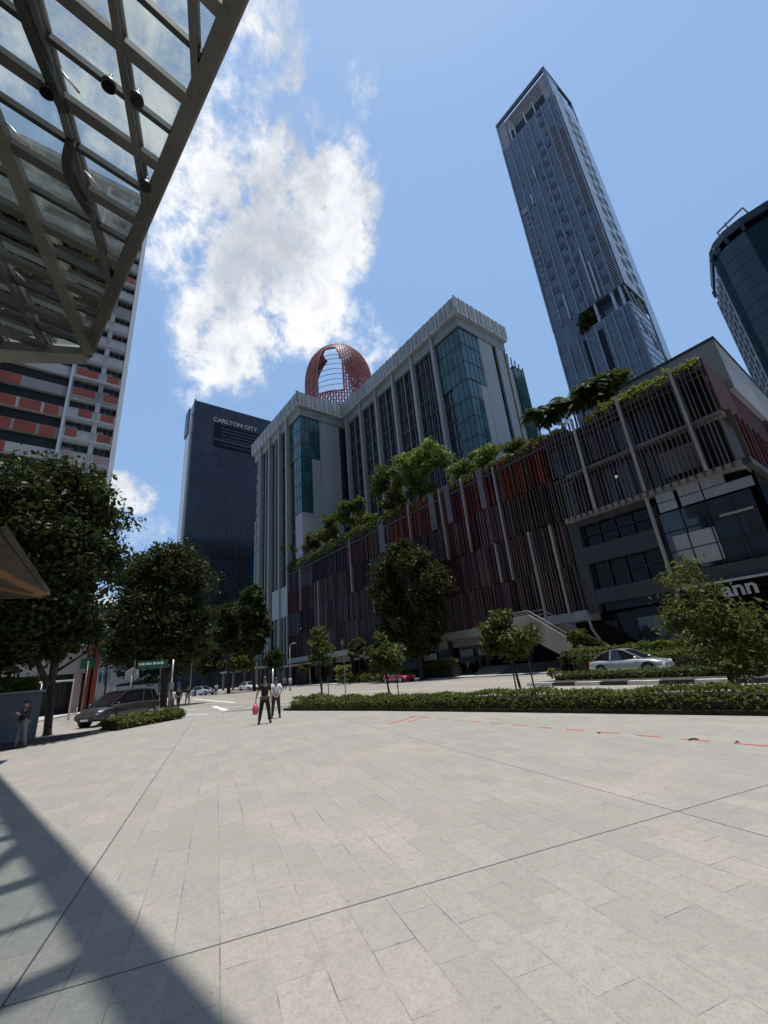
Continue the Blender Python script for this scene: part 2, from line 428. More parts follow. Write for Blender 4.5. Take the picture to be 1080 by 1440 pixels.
def thing(name, label, cat, loc=(0,0,0), rz=0, group=None):
    o = bpy.data.objects.new(name, None); COL.objects.link(o); o.empty_display_size = .3
    o.location = loc; o.rotation_euler = (0, 0, rz)
    return tag(o, label, cat, group)
def tag(o, label, cat, group=None):
    o['label'] = label; o['category'] = cat
    if group: o['group'] = group
    return o
def struct(name, mb, mats):
    o = mb.build(name, mats); o['kind'] = 'structure'; return o
def copy_tree(o, parent=None, loc=None, rz=None, label=None, mats=None):
    c = o.copy(); COL.objects.link(c)
    if parent is not None: c.parent = parent
    if loc is not None: c.location = loc
    if rz is not None: c.rotation_euler = (0, 0, rz)
    if label: c['label'] = label
    for ch in list(o.children): copy_tree(ch, c)
    return c
def text_mesh(name, body, size, mat, M, parent, extrude=.03, bold=0.0):
    cu = bpy.data.curves.new(name, 'FONT'); cu.body = body; cu.size = size; cu.extrude = extrude; cu.offset = bold
    cu.align_x = 'LEFT'
    to = bpy.data.objects.new(name, cu); COL.objects.link(to)
    dg = bpy.context.evaluated_depsgraph_get(); dg.update()
    me = bpy.data.meshes.new_from_object(to.evaluated_get(dg))
    bpy.data.objects.remove(to)
    me.transform(M); me.materials.clear(); me.materials.append(MATS[mat])
    if parent is not None: me.transform(Matrix.Translation(-parent_world(parent)))
    o = bpy.data.objects.new(name, me); COL.objects.link(o)
    if parent is not None: o.parent = parent
    return o
def frame(origin, xdir, ydir):
    x = Vector(xdir).normalized(); y = Vector(ydir).normalized(); z = x.cross(y)
    M = Matrix((x, y, z)).transposed().to_4x4(); M.translation = origin
    return M

def leaf_mesh(name, blobs, n, size, mat, parent, seed=0, clump=.5, shell=.45, up=.3, per=36, lens=1.9, off=None, stem=None):
    """many small leaf-shaped faces gathered in clumps spread through the given ellipsoids (x,y,z,rx,ry,rz)"""
    rg = np.random.default_rng(seed)
    B = np.array([b if len(b) == 6 else (*b[:3], b[3], b[3], b[3]*.85) for b in blobs], float)
    wgt = B[:,3]*B[:,4]+B[:,3]*B[:,5]; wgt /= wgt.sum()
    nc = max(3, n//per); bi = rg.choice(len(B), nc, p=wgt)
    d = rg.normal(size=(nc,3)); d /= np.linalg.norm(d, axis=1)[:,None]
    rr = shell+(1-shell)*rg.random(nc)**.6
    cc = B[bi,:3]+d*B[bi,3:]*rr[:,None]
    cs = clump*(.55+.9*rg.random(nc))
    ci = rg.integers(0, nc, n)
    g = rg.normal(size=(n,3)); g /= np.linalg.norm(g, axis=1)[:,None]
    g *= rg.random(n)[:,None]**.4
    p = cc[ci]+g*cs[ci][:,None]*np.array([1,1,.7])
    nor = rg.normal(size=(n,3))+d[ci]*.5+np.array([0,0,up*2]); nor /= np.linalg.norm(nor, axis=1)[:,None]
    a = np.cross(nor, rg.normal(size=(n,3))); a /= np.linalg.norm(a, axis=1)[:,None]
    b = np.cross(nor, a)
    s = size*(.6+.8*rg.random(n))[:,None]
    v = np.stack([p-a*s*lens/2, p-b*s/2+nor*s*.12, p+a*s*lens/2-nor*s*.25, p+b*s/2+nor*s*.12], 1).reshape(-1,3)
    v -= np.array(parent_world(parent) if parent is not None else (0,0,0))
    me = bpy.data.meshes.new(name)
    me.vertices.add(4*n); me.loops.add(4*n); me.polygons.add(n)
    me.vertices.foreach_set('co', v.astype(np.float32).ravel())
    me.loops.foreach_set('vertex_index', np.arange(4*n, dtype=np.int32))
    me.polygons.foreach_set('loop_start', np.arange(0, 4*n, 4, dtype=np.int32))
    me.polygons.foreach_set('loop_total', np.full(n, 4, dtype=np.int32))
    me.update(); me.validate()
    me.materials.append(MATS[mat])
    o = bpy.data.objects.new(name, me); COL.objects.link(o)
    if parent is not None: o.parent = parent
    return o, cc

# ================================================================== SETTING
S = 1500
struct('ground', MB().quad((-S,-S,-.02),(S,-S,-.02),(S,S,-.02),(-S,S,-.02)), 'city_ground')
# roadway: main street (runs along x) and the side street on the left
mb = MB()
mb.prism([(-26,-60),(-21.6,-1.8),(-24,2.2),(-27.8,6.4),(-29.2,9.4),(-27.0,12.6),(-8,14.0),(60,14.0),(60,33.6),(-30,35.2),(-50,36.4),(-60,38),(-90,60),(-220,150),(-260,90),(-120,24),(-56,5),(-56,-60)], -.019, 0.0)
struct('road', mb, 'worn_asphalt')
mb = MB()
mb.prism([(-90,34.6),(-50,36.45),(-30,35.3),(60,33.7),(60,52),(-90,52)], -.015, .12)
struct('pavement', mb, 'footpath_concrete')
# plaza
plaza = [(30,-40),(-21.0,-40),(-22.0,-4),(-22.35,-1.0),(-24.7,2.1),(-27.9,6.0),(-28.9,8.6),(-26.4,10.1),(-22.8,10.45),(-16,11.35),(-9,11.95),(-3,12.35),(8,12.6),(30,12.6)]
struct('plaza', MB().prism(plaza, -.01, .02), 'stone_paving')
struct('verge', MB().prism([(-23.6,10.6),(-16,11.5),(-9,12.1),(-3,12.5),(30,12.75),(30,14.9),(-8,14.9),(-22,14.2),(-25.5,13.0)], -.01, .10), 'soil')
# black and white kerb of the centre island
def kerb(pts, name='kerb', seg=1.55, h=.17, wd=.28, start=0):
    m = MB(); k = start
    for a, b in zip(pts[:-1], pts[1:]):
        a = Vector((*a,0)); b = Vector((*b,0)); Ld = (b-a).length; n = max(1, round(Ld/seg))
        for i in range(n):
            p = a.lerp(b, i/n); q = a.lerp(b, (i+1)/n)
            m.beam(p+Vector((0,0,h/2)), q+Vector((0,0,h/2)), wd, h, k % 2); k += 1
    return struct(name, m, ['kerb_black','kerb_white'])
kerb([(-15.9,23.1),(-16.4,22.5),(-14.5,22.1),(-6,21.0),(0,20.4),(14,19.6)])
struct('median', MB().prism([(-16.2,22.9),(-14.5,22.3),(-6,21.2),(0,20.6),(14,19.8),(14,24.2),(-4,25.6),(-15.5,25.6)], 0, .14), 'soil')
kerb([(-100,46),(-78,41.5)], seg=1.7, h=.35, wd=.5)
# painted road lines
m = MB()
def stripe(p, q, wd, z=.005):
    p = Vector((p[0],p[1],z)); q = Vector((q[0],q[1],z)); d = (q-p).normalized(); a = Vector((-d.y,d.x,0))*wd/2
    m.quad(p-a, q-a, q+a, p+a)
P_ = lambda x, y: tuple(onZ(x, y)[:2])
for a, b, wd in (((258,1006),(356,1001.5),.30),((262,999),(345,993),.22),((272,983),(330,988),.35),((300,993),(318,999),.4),((345,996),(362,994),.3),((275,990),(310,987),.25)):
    stripe(P_(*a), P_(*b), wd)
for x in range(-30, 20, 6): stripe((x, 17.6), (x+2.4, 17.55), .14)
for x in range(-60, -20, 6): stripe((x, 28.4), (x+2.4, 28.3), .14)
struct('road_markings', m, 'road_paint')
m = MB()
for i in range(17):
    x = -12.8+i*.82*(1+.0*i); y = 10.42-.128*(x+12.6)+.006*(x+12.6)**2*0
    stripe((x, y), (x+.47, y-.06), .055, .025)
stripe((-11.9,8.9),(-12.4,10.45),.07,.026); stripe((-11.5,9.3),(-12.0,10.45),.06,.026)
struct('red_dashed_line', m, 'red_tape')
m = MB()
for k in range(4): stripe((-13.6-k*.55, 8.7+.1*k),(-13.9-k*.6, 10.1),.04,.027)
struct('yellow_lines', m, 'yellow_tape')

# ================================================================== GLASS CANOPY
ZC = 16.0
def canopy():
    t = thing('glass_canopy', 'huge overhead glass and steel canopy whose pointed corner juts over the plaza', 'canopy', (-12,-6,0))
    corner = Vector((-19.7,-.48)); ed = Vector((14.45,1.78)).normalized()      # outer edge runs right from the corner
    def edge_y(x): return corner.y+(x-corner.x)*ed.y/ed.x
    XR = 9.0; YB = -10.5
    # end edge runs back-left from the corner
    en = Vector((-1.35,-2.9)).normalized()
    # outer edge beam (two tones) and lip
    e = MB(); a = (corner.x-.1, corner.y-.05, ZC); b = (XR, edge_y(XR), ZC)
    e.beam(a, b, .34, .26); e.build('edge_beam', 'steel_bronze', t)
    e = MB(); e.beam((a[0], a[1]+.21, ZC+.10), (b[0], b[1]+.21, ZC+.10), .08, .36); e.build('edge_lip', 'steel_tan', t)
    e = MB(); pc = Vector((corner.x, corner.y, ZC-.15)); pe = pc+Vector((en.x, en.y, 0))*9
    e.add([], [])
    d = Vector((en.x, en.y, 0)); nrm = Vector((-d.y, d.x, 0))
    w0, w1 = .32, .62
    vs = [pc-nrm*w0+Vector((0,0,-.18)), pc+nrm*w0+Vector((0,0,-.18)), pc+nrm*w0+Vector((0,0,.2)), pc-nrm*w0+Vector((0,0,.2)),
          pe-nrm*w1+Vector((0,0,-.4)), pe+nrm*w1+Vector((0,0,-.4)), pe+nrm*w1+Vector((0,0,.2)), pe-nrm*w1+Vector((0,0,.2))]
    e.add(vs, [(0,1,2,3),(7,6,5,4),(0,4,5,1),(1,5,6,2),(2,6,7,3),(3,7,4,0)]); e.build('end_beam', 'steel_grey', t)
    # purlins of the grid: y + .31 x = c
    def clip_x(c, sl=-.31):
        # from edge intersection (left end) to XR or until y < YB
        # edge: y = ey + k x
        k = ed.y/ed.x; ey = corner.y-corner.x*k
        x0 = (c-ey)/(k-sl)
        return x0
    purl = []
    for i, c in enumerate((-1.3,-3.0,-4.7,-6.45,-8.2,-9.9,-11.6,-13.3)):
        x0 = clip_x(c)
        if x0 < corner.x: x0 = corner.x-((c+6.45)*-.42)
        x1 = min(XR, (YB-c)/-.31)
        if x1 <= x0: continue
        big = i in (3, 6)
        p = (x0, c-.31*x0, ZC-(.12 if big else .02)); q = (x1, c-.31*x1, p[2])
        mb = MB(); mb.beam(p, q, .38 if big else .17, .32)
        mb.build('purlin', 'steel_tan' if big else 'steel_bronze', t); purl.append((p, q))
        if not big:
            mb = MB(); mb.beam((p[0], p[1]+.10, ZC+.2), (q[0], q[1]+.10, ZC+.2), .10, .14); mb.build('glazing_bar', 'steel_grey', t)
    # rafters run across: direction (-.17,1), every 1.05 m, thick and thin in turn
    xs = []
    x = -28.0; k = 0
    xs = [(-9.55+1.06*i, (i % 2) == 0) for i in range(-14, 18)]
    for xm, thick in xs:
        # line: x = xm - .15*(y+1.1)
        # meets edge where y = edge_y(x)
        kk = ed.y/ed.x; ey = corner.y-corner.x*kk
        y0 = (ey+kk*(xm-.15*1.1))/(1+.15*kk); x0 = xm-.15*(y0+1.1)
        if x0 < corner.x:
            # meets end edge instead
            y0 = corner.y-(corner.x-x0)*2.15
        if y0 < YB+1: continue
        x0 = xm-.15*(y0+1.1); x1 = xm-.15*(YB+1.1)
        mb = MB(); wd, hg, zz = (.29, .22, ZC-.04) if thick else (.13, .22, ZC+.06)
        mb.beam((x0, y0, zz), (x1, YB, zz), wd, hg); mb.build('rafter', 'steel_bronze' if thick else 'steel_black', t)
    # glass deck
    y_at = lambda x: edge_y(x)
    pane_poly = [(corner.x, corner.y), (XR, edge_y(XR)), (XR, YB), (corner.x+en.x*11, corner.y+en.y*11)]
    g = MB(); g.add([(p[0], p[1], ZC+.24) for p in pane_poly], [(0,3,2,1)]); g.build('glass_roof', 'canopy_glass', t)
    # gutter trough with curved sides hung under the second purlin
    for c, x0, x1 in ((-4.55,-9.6,-5.0),(-4.6,-12.2,-10.3)):
        pts = []
        n = 10
        for i in range(n+1):
            xx = x0+(x1-x0)*i/n; bow = .30*math.sin(math.pi*i/n)
            pts.append(Vector((xx, c-.31*xx-.05-bow, ZC-.22)))
        mb = MB()
        for p, q in zip(pts[:-1], pts[1:]): mb.beam(p, q, .22, .28)
        mb.build('gutter', 'steel_black', t)
    # pale steel rods added in place of bright diagonal reflections
    for a, b in (((84,98),(112,131)),((8,172),(42,207)),((118,240),(148,272)),((20,380),(35,395))):
        p = onZ(*a, ZC-.35); q = onZ(*b, ZC-.35)
        MB().tube([p, q], .028, 6).build('cable', 'steel_light', t)
    # slender columns further back under the canopy
    for x, y in ((-15,-8.5),(2,-8.5)):
        MB().tube([(x,y,0),(x,y,ZC-.2)], .22, 16).build('column', 'steel_grey', t)
    return t
CAN = canopy()
for i, (px, py, lab) in enumerate(((153,122,'round canopy spotlight hanging in the clear pane nearest the outer edge'),(192,142,'canopy spotlight just right of a rafter, close to the outer beam'),(66,131,'dark canopy spotlight beside the curved gutter'),(205,264,'small canopy spotlight tucked against the outer edge beam'))):
    p = onZ(px, py, ZC-.45)
    s = thing('spotlight', lab, 'spotlight', p, 0, 'spotlights under the glass canopy')
    b = MB(); b.tube([(0,0,0),(.0,-.02,.16)], [.17,.15], 14); b.build('lamp_body', 'steel_black', s, world=False)
    b = MB(); b.tube([(0,0,-.02),(0,0,0)], .14, 14); b.build('lens', 'glass_black', s, world=False)
    b = MB(); b.tube([(0,-.02,.16),(.05,0,.42)], .03, 6); b.build('bracket', 'steel_black', s, world=False)

def office_tower():
    t = thing('office_tower', 'dark glass office tower carrying the canopy, rising straight behind the plaza', 'tower', (20,-40,0))
    MB().box(-26, 75, -70, -13, 7, 215).build('wall', 'glass_dark', t)
    MB().box(-26.1, 75.1, -70.1, -12.9, 215.01, 216.5).build('parapet', 'steel_grey', t)
    m = MB()
    for z in np.arange(9, 214, 4.2): m.box(-26, 75, -12.98, -12.7, z, z+.4)
    m.build('floor_bands', 'steel_bronze', t)
    MB().box(-24, 75, -68, -16, 0, 6.98).build('lobby', 'glass_lobby', t)
    for x in range(-24, 76, 9): MB().box(x-.5, x+.5, -14.2, -13.2, 0, 6.99).build('column', 'concrete_grey', t)
office_tower()

# timber lined roof at the left edge of the plaza
def timber_roof():
    t = thing('timber_roof', 'low timber-lined roof corner poking in at the left edge beside the dark tree', 'roof', (-17,-3,0))
    tip = (-18.75,-.28); z = 5.0
    poly = [tip, (-11.6,-1.18), (-11.4,-7), (-21.4,-7)]
    MB().prism(poly, z+.02, z+.16).build('roof_deck', 'wood_dark', t)
    tv_ = Vector((*tip, z))
    for (pa, pb_), wd in (((( 62,836),(0,806)), .34), (((55,838),(0,828)), .22)):
        p = onZ(*pa, z); q = onZ(*pb_, z); q = p+(q-p)*1.6
        MB().beam(p, q, wd, .05).build('soffit_board', 'wood_soffit', t)
    f = MB(); f.beam((tip[0]-.05, tip[1]+.04, z+.10), (-11.5,-1.10,z+.10), .05, .16); f.build('fascia', 'wood_dark', t)
    f = MB(); f.beam((tip[0]-.03, tip[1]-.05, z+.03), (-21.4,-7,z+.03), .10, .14); f.build('gutter_edge', 'steel_tan', t)
    for x, y in ((-12.5,-5.5),(-19.2,-5.5)): MB().tube([(x,y,0),(x,y,z)], .12, 10).build('post', 'steel_black', t)
timber_roof()

# ================================================================== MALL WITH FIN SCREEN
random.seed(4)
YF = 40.0; XE = -6.4; XW = -87.0
def ztop(x): return 23.5+(-6.4-x)*.022
def mall():
    t = thing('shopping_mall', 'long dark shopping mall wrapped in maroon and grey vertical fins, stair at its front', 'mall', (-40,48,0))
    # inner volume
    b = MB(); b.box(-80.4, -21.6, YF+1.2, 52.9, 5.0, 22.6); b.box(-21.6, XE-.5, YF+1.2, 74, 14.3, 22.6); b.box(-80.4, XE-.4, 44.5, 52.9, .0, 5.0); b.box(-22, XE-.4, 46, 74, 0, 14.3)
    b.build('wall', 'concrete_dark', t)
    # slabs / ledges
    lv = [5.2, 9.6, 14.2, 18.7]
    for i, z in enumerate(lv):
        b = MB()
        mt_ = 'concrete_grey'
        if i == 0: b.box(XW, -21.3, YF-.05, YF+3.2, z-.9, z)
        elif i == 1: b.box(XW, -21.3, YF+.52, YF+1.2, z-.22, z+.02); mt_ = 'concrete_dark'
        elif i == 2:
            b.box(XW, -21.31, YF+.52, YF+1.2, z-.22, z+.02); mt_ = 'concrete_dark'
            d = MB(); d.box(-21.3, XE, YF+.16, YF+1.2, z-.45, z+.1); d.build('ledge', 'ledge_pale', t); MB().box(XE, XE+.5, YF+.16, 60, z-.45, z+.1).build('ledge', 'concrete_dark', t)
            for x in np.arange(-21.1, XE-.4, .62): MB().box(x, x+.36, YF-.14, YF+.155, z-.38, z-.02).build('ledge_bracket', 'ledge_pale', t)
        else:
            b.box(XW, -20.01, YF+.52, YF+1.2, z-.22, z+.02); mt_ = 'concrete_dark'
            d = MB(); d.box(-20, XE, YF+.16, YF+1.2, z-.36, z); d.build('ledge', 'ledge_pale', t)
        b.build('ledge', mt_, t)
    # backing panels behind the fins: glass, dark or coloured, bay by bay
    bays = []
    x = XW
    while x < -21.5-.1:
        wv = random.choice((4.5, 6.0, 6.0, 7.5)); x2 = min(x+wv, -21.5)
        if -21.5-x2 < 3: x2 = -21.5
        bays.append((x, x2)); x = x2
    def colour_for(x, lev):
        r = random.random()
        if lev <= 1 and x > -34: return random.choice((['fin_mauve','fin_taupe'], ['fin_mauve','fin_plum'], ['fin_taupe','fin_mauve']))
        if lev == 3 and -50 < x < -23: return random.choice((['fin_rust','fin_maroon'], ['fin_rust','fin_taupe'], ['fin_maroon','fin_rust'], ['fin_rust','fin_rust']))
        if lev == 2 and -40 < x < -26: return random.choice((['fin_maroon','fin_mauve'], ['fin_mauve','fin_maroon']))
        if r < .30: return ['fin_maroon','fin_plum']
        if r < .52: return ['fin_plum','fin_grey']
        if r < .68: return ['fin_grey','fin_taupe']
        if r < .84: return ['fin_black','fin_maroon']
        return ['fin_taupe','fin_plum']
    for lev in range(4):
        z0 = lv[lev]; z1 = lv[lev+1] if lev < 3 else None
        for (x0, x1) in bays:
            cols = colour_for((x0+x1)/2, lev)
            b = MB(); x = x0+.12; pitch = .34
            solid = random.random() < (.55 if cols[0] in ('fin_maroon','fin_rust') else .25)
            zt = z1 if z1 else ztop((x0+x1)/2)
            if solid: b.box(x0+.05, x1-.05, YF+.55, YF+.62, z0+.05, zt-.35, 0)
            else: b.box(x0+.05, x1-.05, YF+1.0, YF+1.08, z0+.05, zt-.3, 2)
            while x < x1-.05:
                zz = zt if z1 else ztop(x)
                dz0 = random.choice((0,0,0,.05,-.25)) if lev == 0 else random.choice((0,0,.1,-.1))
                d = random.choice((.42,.42,.5,.34)); wd = random.choice((.05,.07,.09,.13))
                jx = random.uniform(-.05,.05)
                b.box(x+jx, x+jx+wd, YF-d+.45, YF+.5, z0+.03+dz0, zz-.06+random.choice((0,0,.12,.2) if lev == 3 else (0,.04)), 1 if random.random() < .3 else 0)
                x += pitch*random.choice((.8,1,1,1.25))
            b.build('fin_screen', cols+['glass_black'], t)
    # pale tall fins standing out from the screen
    for x, za, zb in ((-30.2,9.6,14.2),(-33.8,14.2,ztop(-34)),(-25.6,5.2,14.2),(-23.0,5.2,14.2),(-41.2,5.2,9.6),(-44.6,18.7,ztop(-44)),(-55,9.6,14.2),(-61,14.2,23.8),(-73,9.6,18.7),(-80.5,14.2,24.4),(-37.9,14.2,ztop(-38)),(-28.6,9.6,23.4)):
        MB().box(x, x+.16, YF-.22, YF+.3, za, zb).build('tall_fin', 'column_pale', t)
    for x, wv in ((-36.9,.9),(-40.1,1.1),(-52.2,1.4),(-31.1,.8)):
        MB().box(x, x+wv, YF-.10, YF+.42, 18.8, ztop(x)-.02).build('grey_panel', 'fin_grey', t)
    # open trellis levels at the right end
    for (za, zb) in ((14.2,18.7),(18.7,None)):
        b = MB(); x = -21.3
        while x < XE-.1:
            z1 = zb-.32 if zb else ztop(x)+random.choice((0,0,.15,-.1))
            b.box(x, x+random.choice((.07,.07,.1)), YF-.12, YF+.12, za+.01, z1, 0 if random.random() < .7 else 1); x += random.choice((.30,.36,.42))
        b.box(-21.3, XE, YF-.06, YF+.06, (zb-.5 if zb else 22.1), (zb-.44 if zb else 22.16), 0)
        b.build('fin_screen', ['fin_taupe','fin_grey'], t)
    MB().box(-21.3, XE-.6, YF+1.0, YF+1.18, 14.3, 22.6).build('glass_wall', 'glass_dark', t)
    MB().box(-11.7, -8.6, YF+.7, YF+.78, 15.0, 17.3).build('window', 'glass_painted_sky', t)  # sky's reflection behind the trellis, painted as a pale pane
    MB().box(-19.4, -14.6, YF+.7, YF+.78, 19.2, 21.8).build('window', 'glass_window', t)
    for x in (-17.9,-13.35,-8.7): MB().box(x, x+.2, YF-.42, YF-.14, 14.2, ztop(x)+.3).build('column', 'column_pale', t)
    MB().box(XW, XE, YF-.05, YF+1.4, 22.62, 22.9).build('roof_slab', 'concrete_dark', t)
    # glazed storeys below the trellis
    x0 = -21.3
    MB().box(x0, XE-.5, YF+1.05, YF+1.25, 4.9, 14.0).build('glass_wall', 'glass_black', t)
    for za, zb, xr in ((9.4,11.0,-13.6),(5.6,6.9,-13.6),(13.2,14.0,-13.6)):
        MB().box(x0, xr, YF+.4, YF+1.05, za, zb).build('spandrel', 'concrete_dark', t)
    MB().box(x0, x0+1.1, YF+.35, YF+1.05, 4.9, 14.0).build('pier', 'concrete_dark', t)
    for za, zb in ((11.0,13.2),(6.9,9.4)):
        b = MB()
        for x in np.arange(-20.1, -13.7, 1.55): b.box(x, x+.09, YF+.82, YF+1.05, za+.002, zb-.002)
        b.box(-20.2, -13.6, YF+.8, YF+1.0, (za+zb)/2, (za+zb)/2+.07); b.build('window_frame', 'fin_black', t)
    MB().box(-13.55, -13.38, YF-.15, YF+.3, 4.5, 13.7).build('column', 'column_pale', t)
    # glazed corner with panes painted pale for the reflected sky, posters and mullions
    MB().box(-13.3, XE-.3, YF+.5, YF+.62, 7.0, 12.0).build('corner_glass', 'glass_lobby', t)
    for k, xa in enumerate((-12.9,-11.2,-9.5,-7.9)):
        for j in range(2):
            if k == 3 and j == 1: continue
            MB().box(xa, xa+1.6-(.2 if k == 0 else 0), YF+.44, YF+.5, 12.15+j*.85, 12.93+j*.85).build('window', 'glass_painted_sky', t)
    b = MB()
    for x in np.arange(-13.2, XE-.2, 1.7): b.box(x, x+.09, YF+.36, YF+.5, 6.95, 12.0)
    for z in (8.6,10.3): b.box(-13.2, XE-.3, YF+.38, YF+.49, z, z+.08)
    b.build('window_frame', 'fin_black', t)
    MB().box(-12.6, -9.6, YF+.40, YF+.44, 7.3, 9.9).build('poster', 'concrete_light', t)
    MB().box(-9.0, -6.9, YF+.3, YF+.48, 10.45, 10.62).build('light_strip', 'column_pale', t)
    MB().box(-13.3, XE-.2, YF+.2, YF+1.04, 5.75, 6.9).build('spandrel', 'concrete_dark', t)
    MB().box(-13.3, XE, YF+.0, YF+.19, 5.55, 5.72).build('sign_rail', 'steel_light', t)
    text_mesh('sign_letters', 'ann', 1.55, 'concrete_cap', frame((-10.5,YF+.1,4.5),(1,0,0),(0,0,1)), t, .06, .03)
    # ground floor: dark glass set back, curved portal frame, pale wall panel
    MB().box(-80.4, XE-.5, YF+2.6, YF+2.8, .12, 4.9).build('glass_wall', 'glass_black', t)
    MB().box(-80.4, -24, YF+2.3, YF+2.55, 3.4, 4.3).build('spandrel', 'concrete_grey', t)
    for x in np.arange(-78, -24, 6.0): MB().box(x, x+.5, YF+1.9, YF+2.3, .12, 4.3).build('pier', 'concrete_dark', t)
    for xa, xb in ((-47.5,-44.8),(-40.3,-38.2),(-37.4,-36.2),(-56,-53)):
        MB().box(xa, xb, YF+2.40, YF+2.52, 2.2, 3.0).build('shop_sign', 'column_pale', t)
    MB().tube([(-21.2,YF-.2,5.0),(-21.0,YF-.2,3.4),(-20.4,YF-.2,2.2),(-19.2,YF-.2,1.4),(-17,YF-.2,1.1),(-12,YF-.2,1.05)], .12, 8).build('portal_frame', 'column_pale', t)
    MB().box(-17.8, -13.0, YF+2.0, YF+2.2, 1.6, 4.0).build('shop_window', 'glass_lobby', t)
    # red side wall facing right
    MB().box(XE, XE+.12, YF-.1, 74, 18.75, 23.6).build('side_panel', 'panel_red', t)
    b = MB()
    for y in np.arange(YF+1, 74, 1.6): b.box(XE+.12, XE+.45, y, y+.12, 14.3, 18.85 if y < 56 else 23.3, int(random.random() < .4))
    b.build('fin_screen', ['fin_maroon','fin_taupe'], t)
    MB().box(XE-.02, XE+.1, YF+2, 74, 0.2, 13.8).build('side_glass', 'glass_black', t)
    for z in (9.5, 5.8): MB().box(XE+.1, XE+.5, YF+2, 74, z, z+.7).build('spandrel', 'concrete_dark', t)
    # plant room block on the roof
    MB().box(-17.5, -5.85, 46, 80, 22.65, 28.1).build('plant_room', 'concrete_grey', t)
    MB().box(-17.6, -5.75, 45.9, 80.1, 28.1, 28.35).build('roof_coping', 'concrete_dark', t)
    # stair in front of the facade
    s = MB(); ys, ye = 36.6, 39.2
    s.add([(-30.3,ys,3.6),(-26.4,ys,3.6),(-20.2,ys,-.0),(-19.4,ys,.0),(-19.4,ys,1.15),(-25.3,ys,5.35),(-30.3,ys,5.35),
           (-30.3,ys+.2,3.6),(-26.4,ys+.2,3.6),(-20.2,ys+.2,-.0),(-19.4,ys+.2,.0),(-19.4,ys+.2,1.15),(-25.3,ys+.2,5.35),(-30.3,ys+.2,5.35)],
          [(0,1,2,3,4,5,6),(13,12,11,10,9,8,7)]+[(i, 7+i, 7+(i+1)%7, (i+1)%7) for i in range(7)])
    st = s.build('stair', 'stair_concrete', t)
    s = MB()
    for k in range(18): s.box(-25.5+k*.33, -25.5+k*.33+.36, ys+.2, ye, 4.05-k*.23-.2, 4.05-k*.23)
    s.box(-30.3, -25.5, ys+.2, ye, 3.9, 4.1); s.build('steps', 'concrete_grey', st)
    s = MB()
    for dz in (0.12, .38): s.tube([(-30.3,ys+.1,5.35+dz),(-25.3,ys+.1,5.35+dz),(-19.6,ys+.1,1.3+dz)], .035, 6)
    for dz in (0.3, .75): s.tube([(-30.3,ye,5.1+dz),(-25.3,ye,5.1+dz),(-19.6,ye,1.1+dz)], .05, 6)
    s.build('handrail', 'steel_grey', st)
    # broad low steps at ground level
    s = MB()
    for k in range(5): s.box(-34, -22.2, 37.4+k*.35, 40.6, .12+k*.16, .12+(k+1)*.16)
    s.build('steps', 'concrete_dark', t)
    # canopy along the left end entrance
    MB().box(-88, -70, YF-3.6, YF-.1, 3.55, 3.8).build('entrance_canopy', 'concrete_grey', t)
    for x in (-87,-79,-71): MB().tube([(x,YF-3.2,.12),(x,YF-3.2,3.55)], .09, 8).build('column', 'steel_grey', t)
    # small camera domes
    for x, z in ((-15.1,16.3),(-79.5,10.5)): MB().ell((x,YF-.5,z), (.14,.14,.14)).build('camera_dome', 'sign_white', t)
    return t
mall()

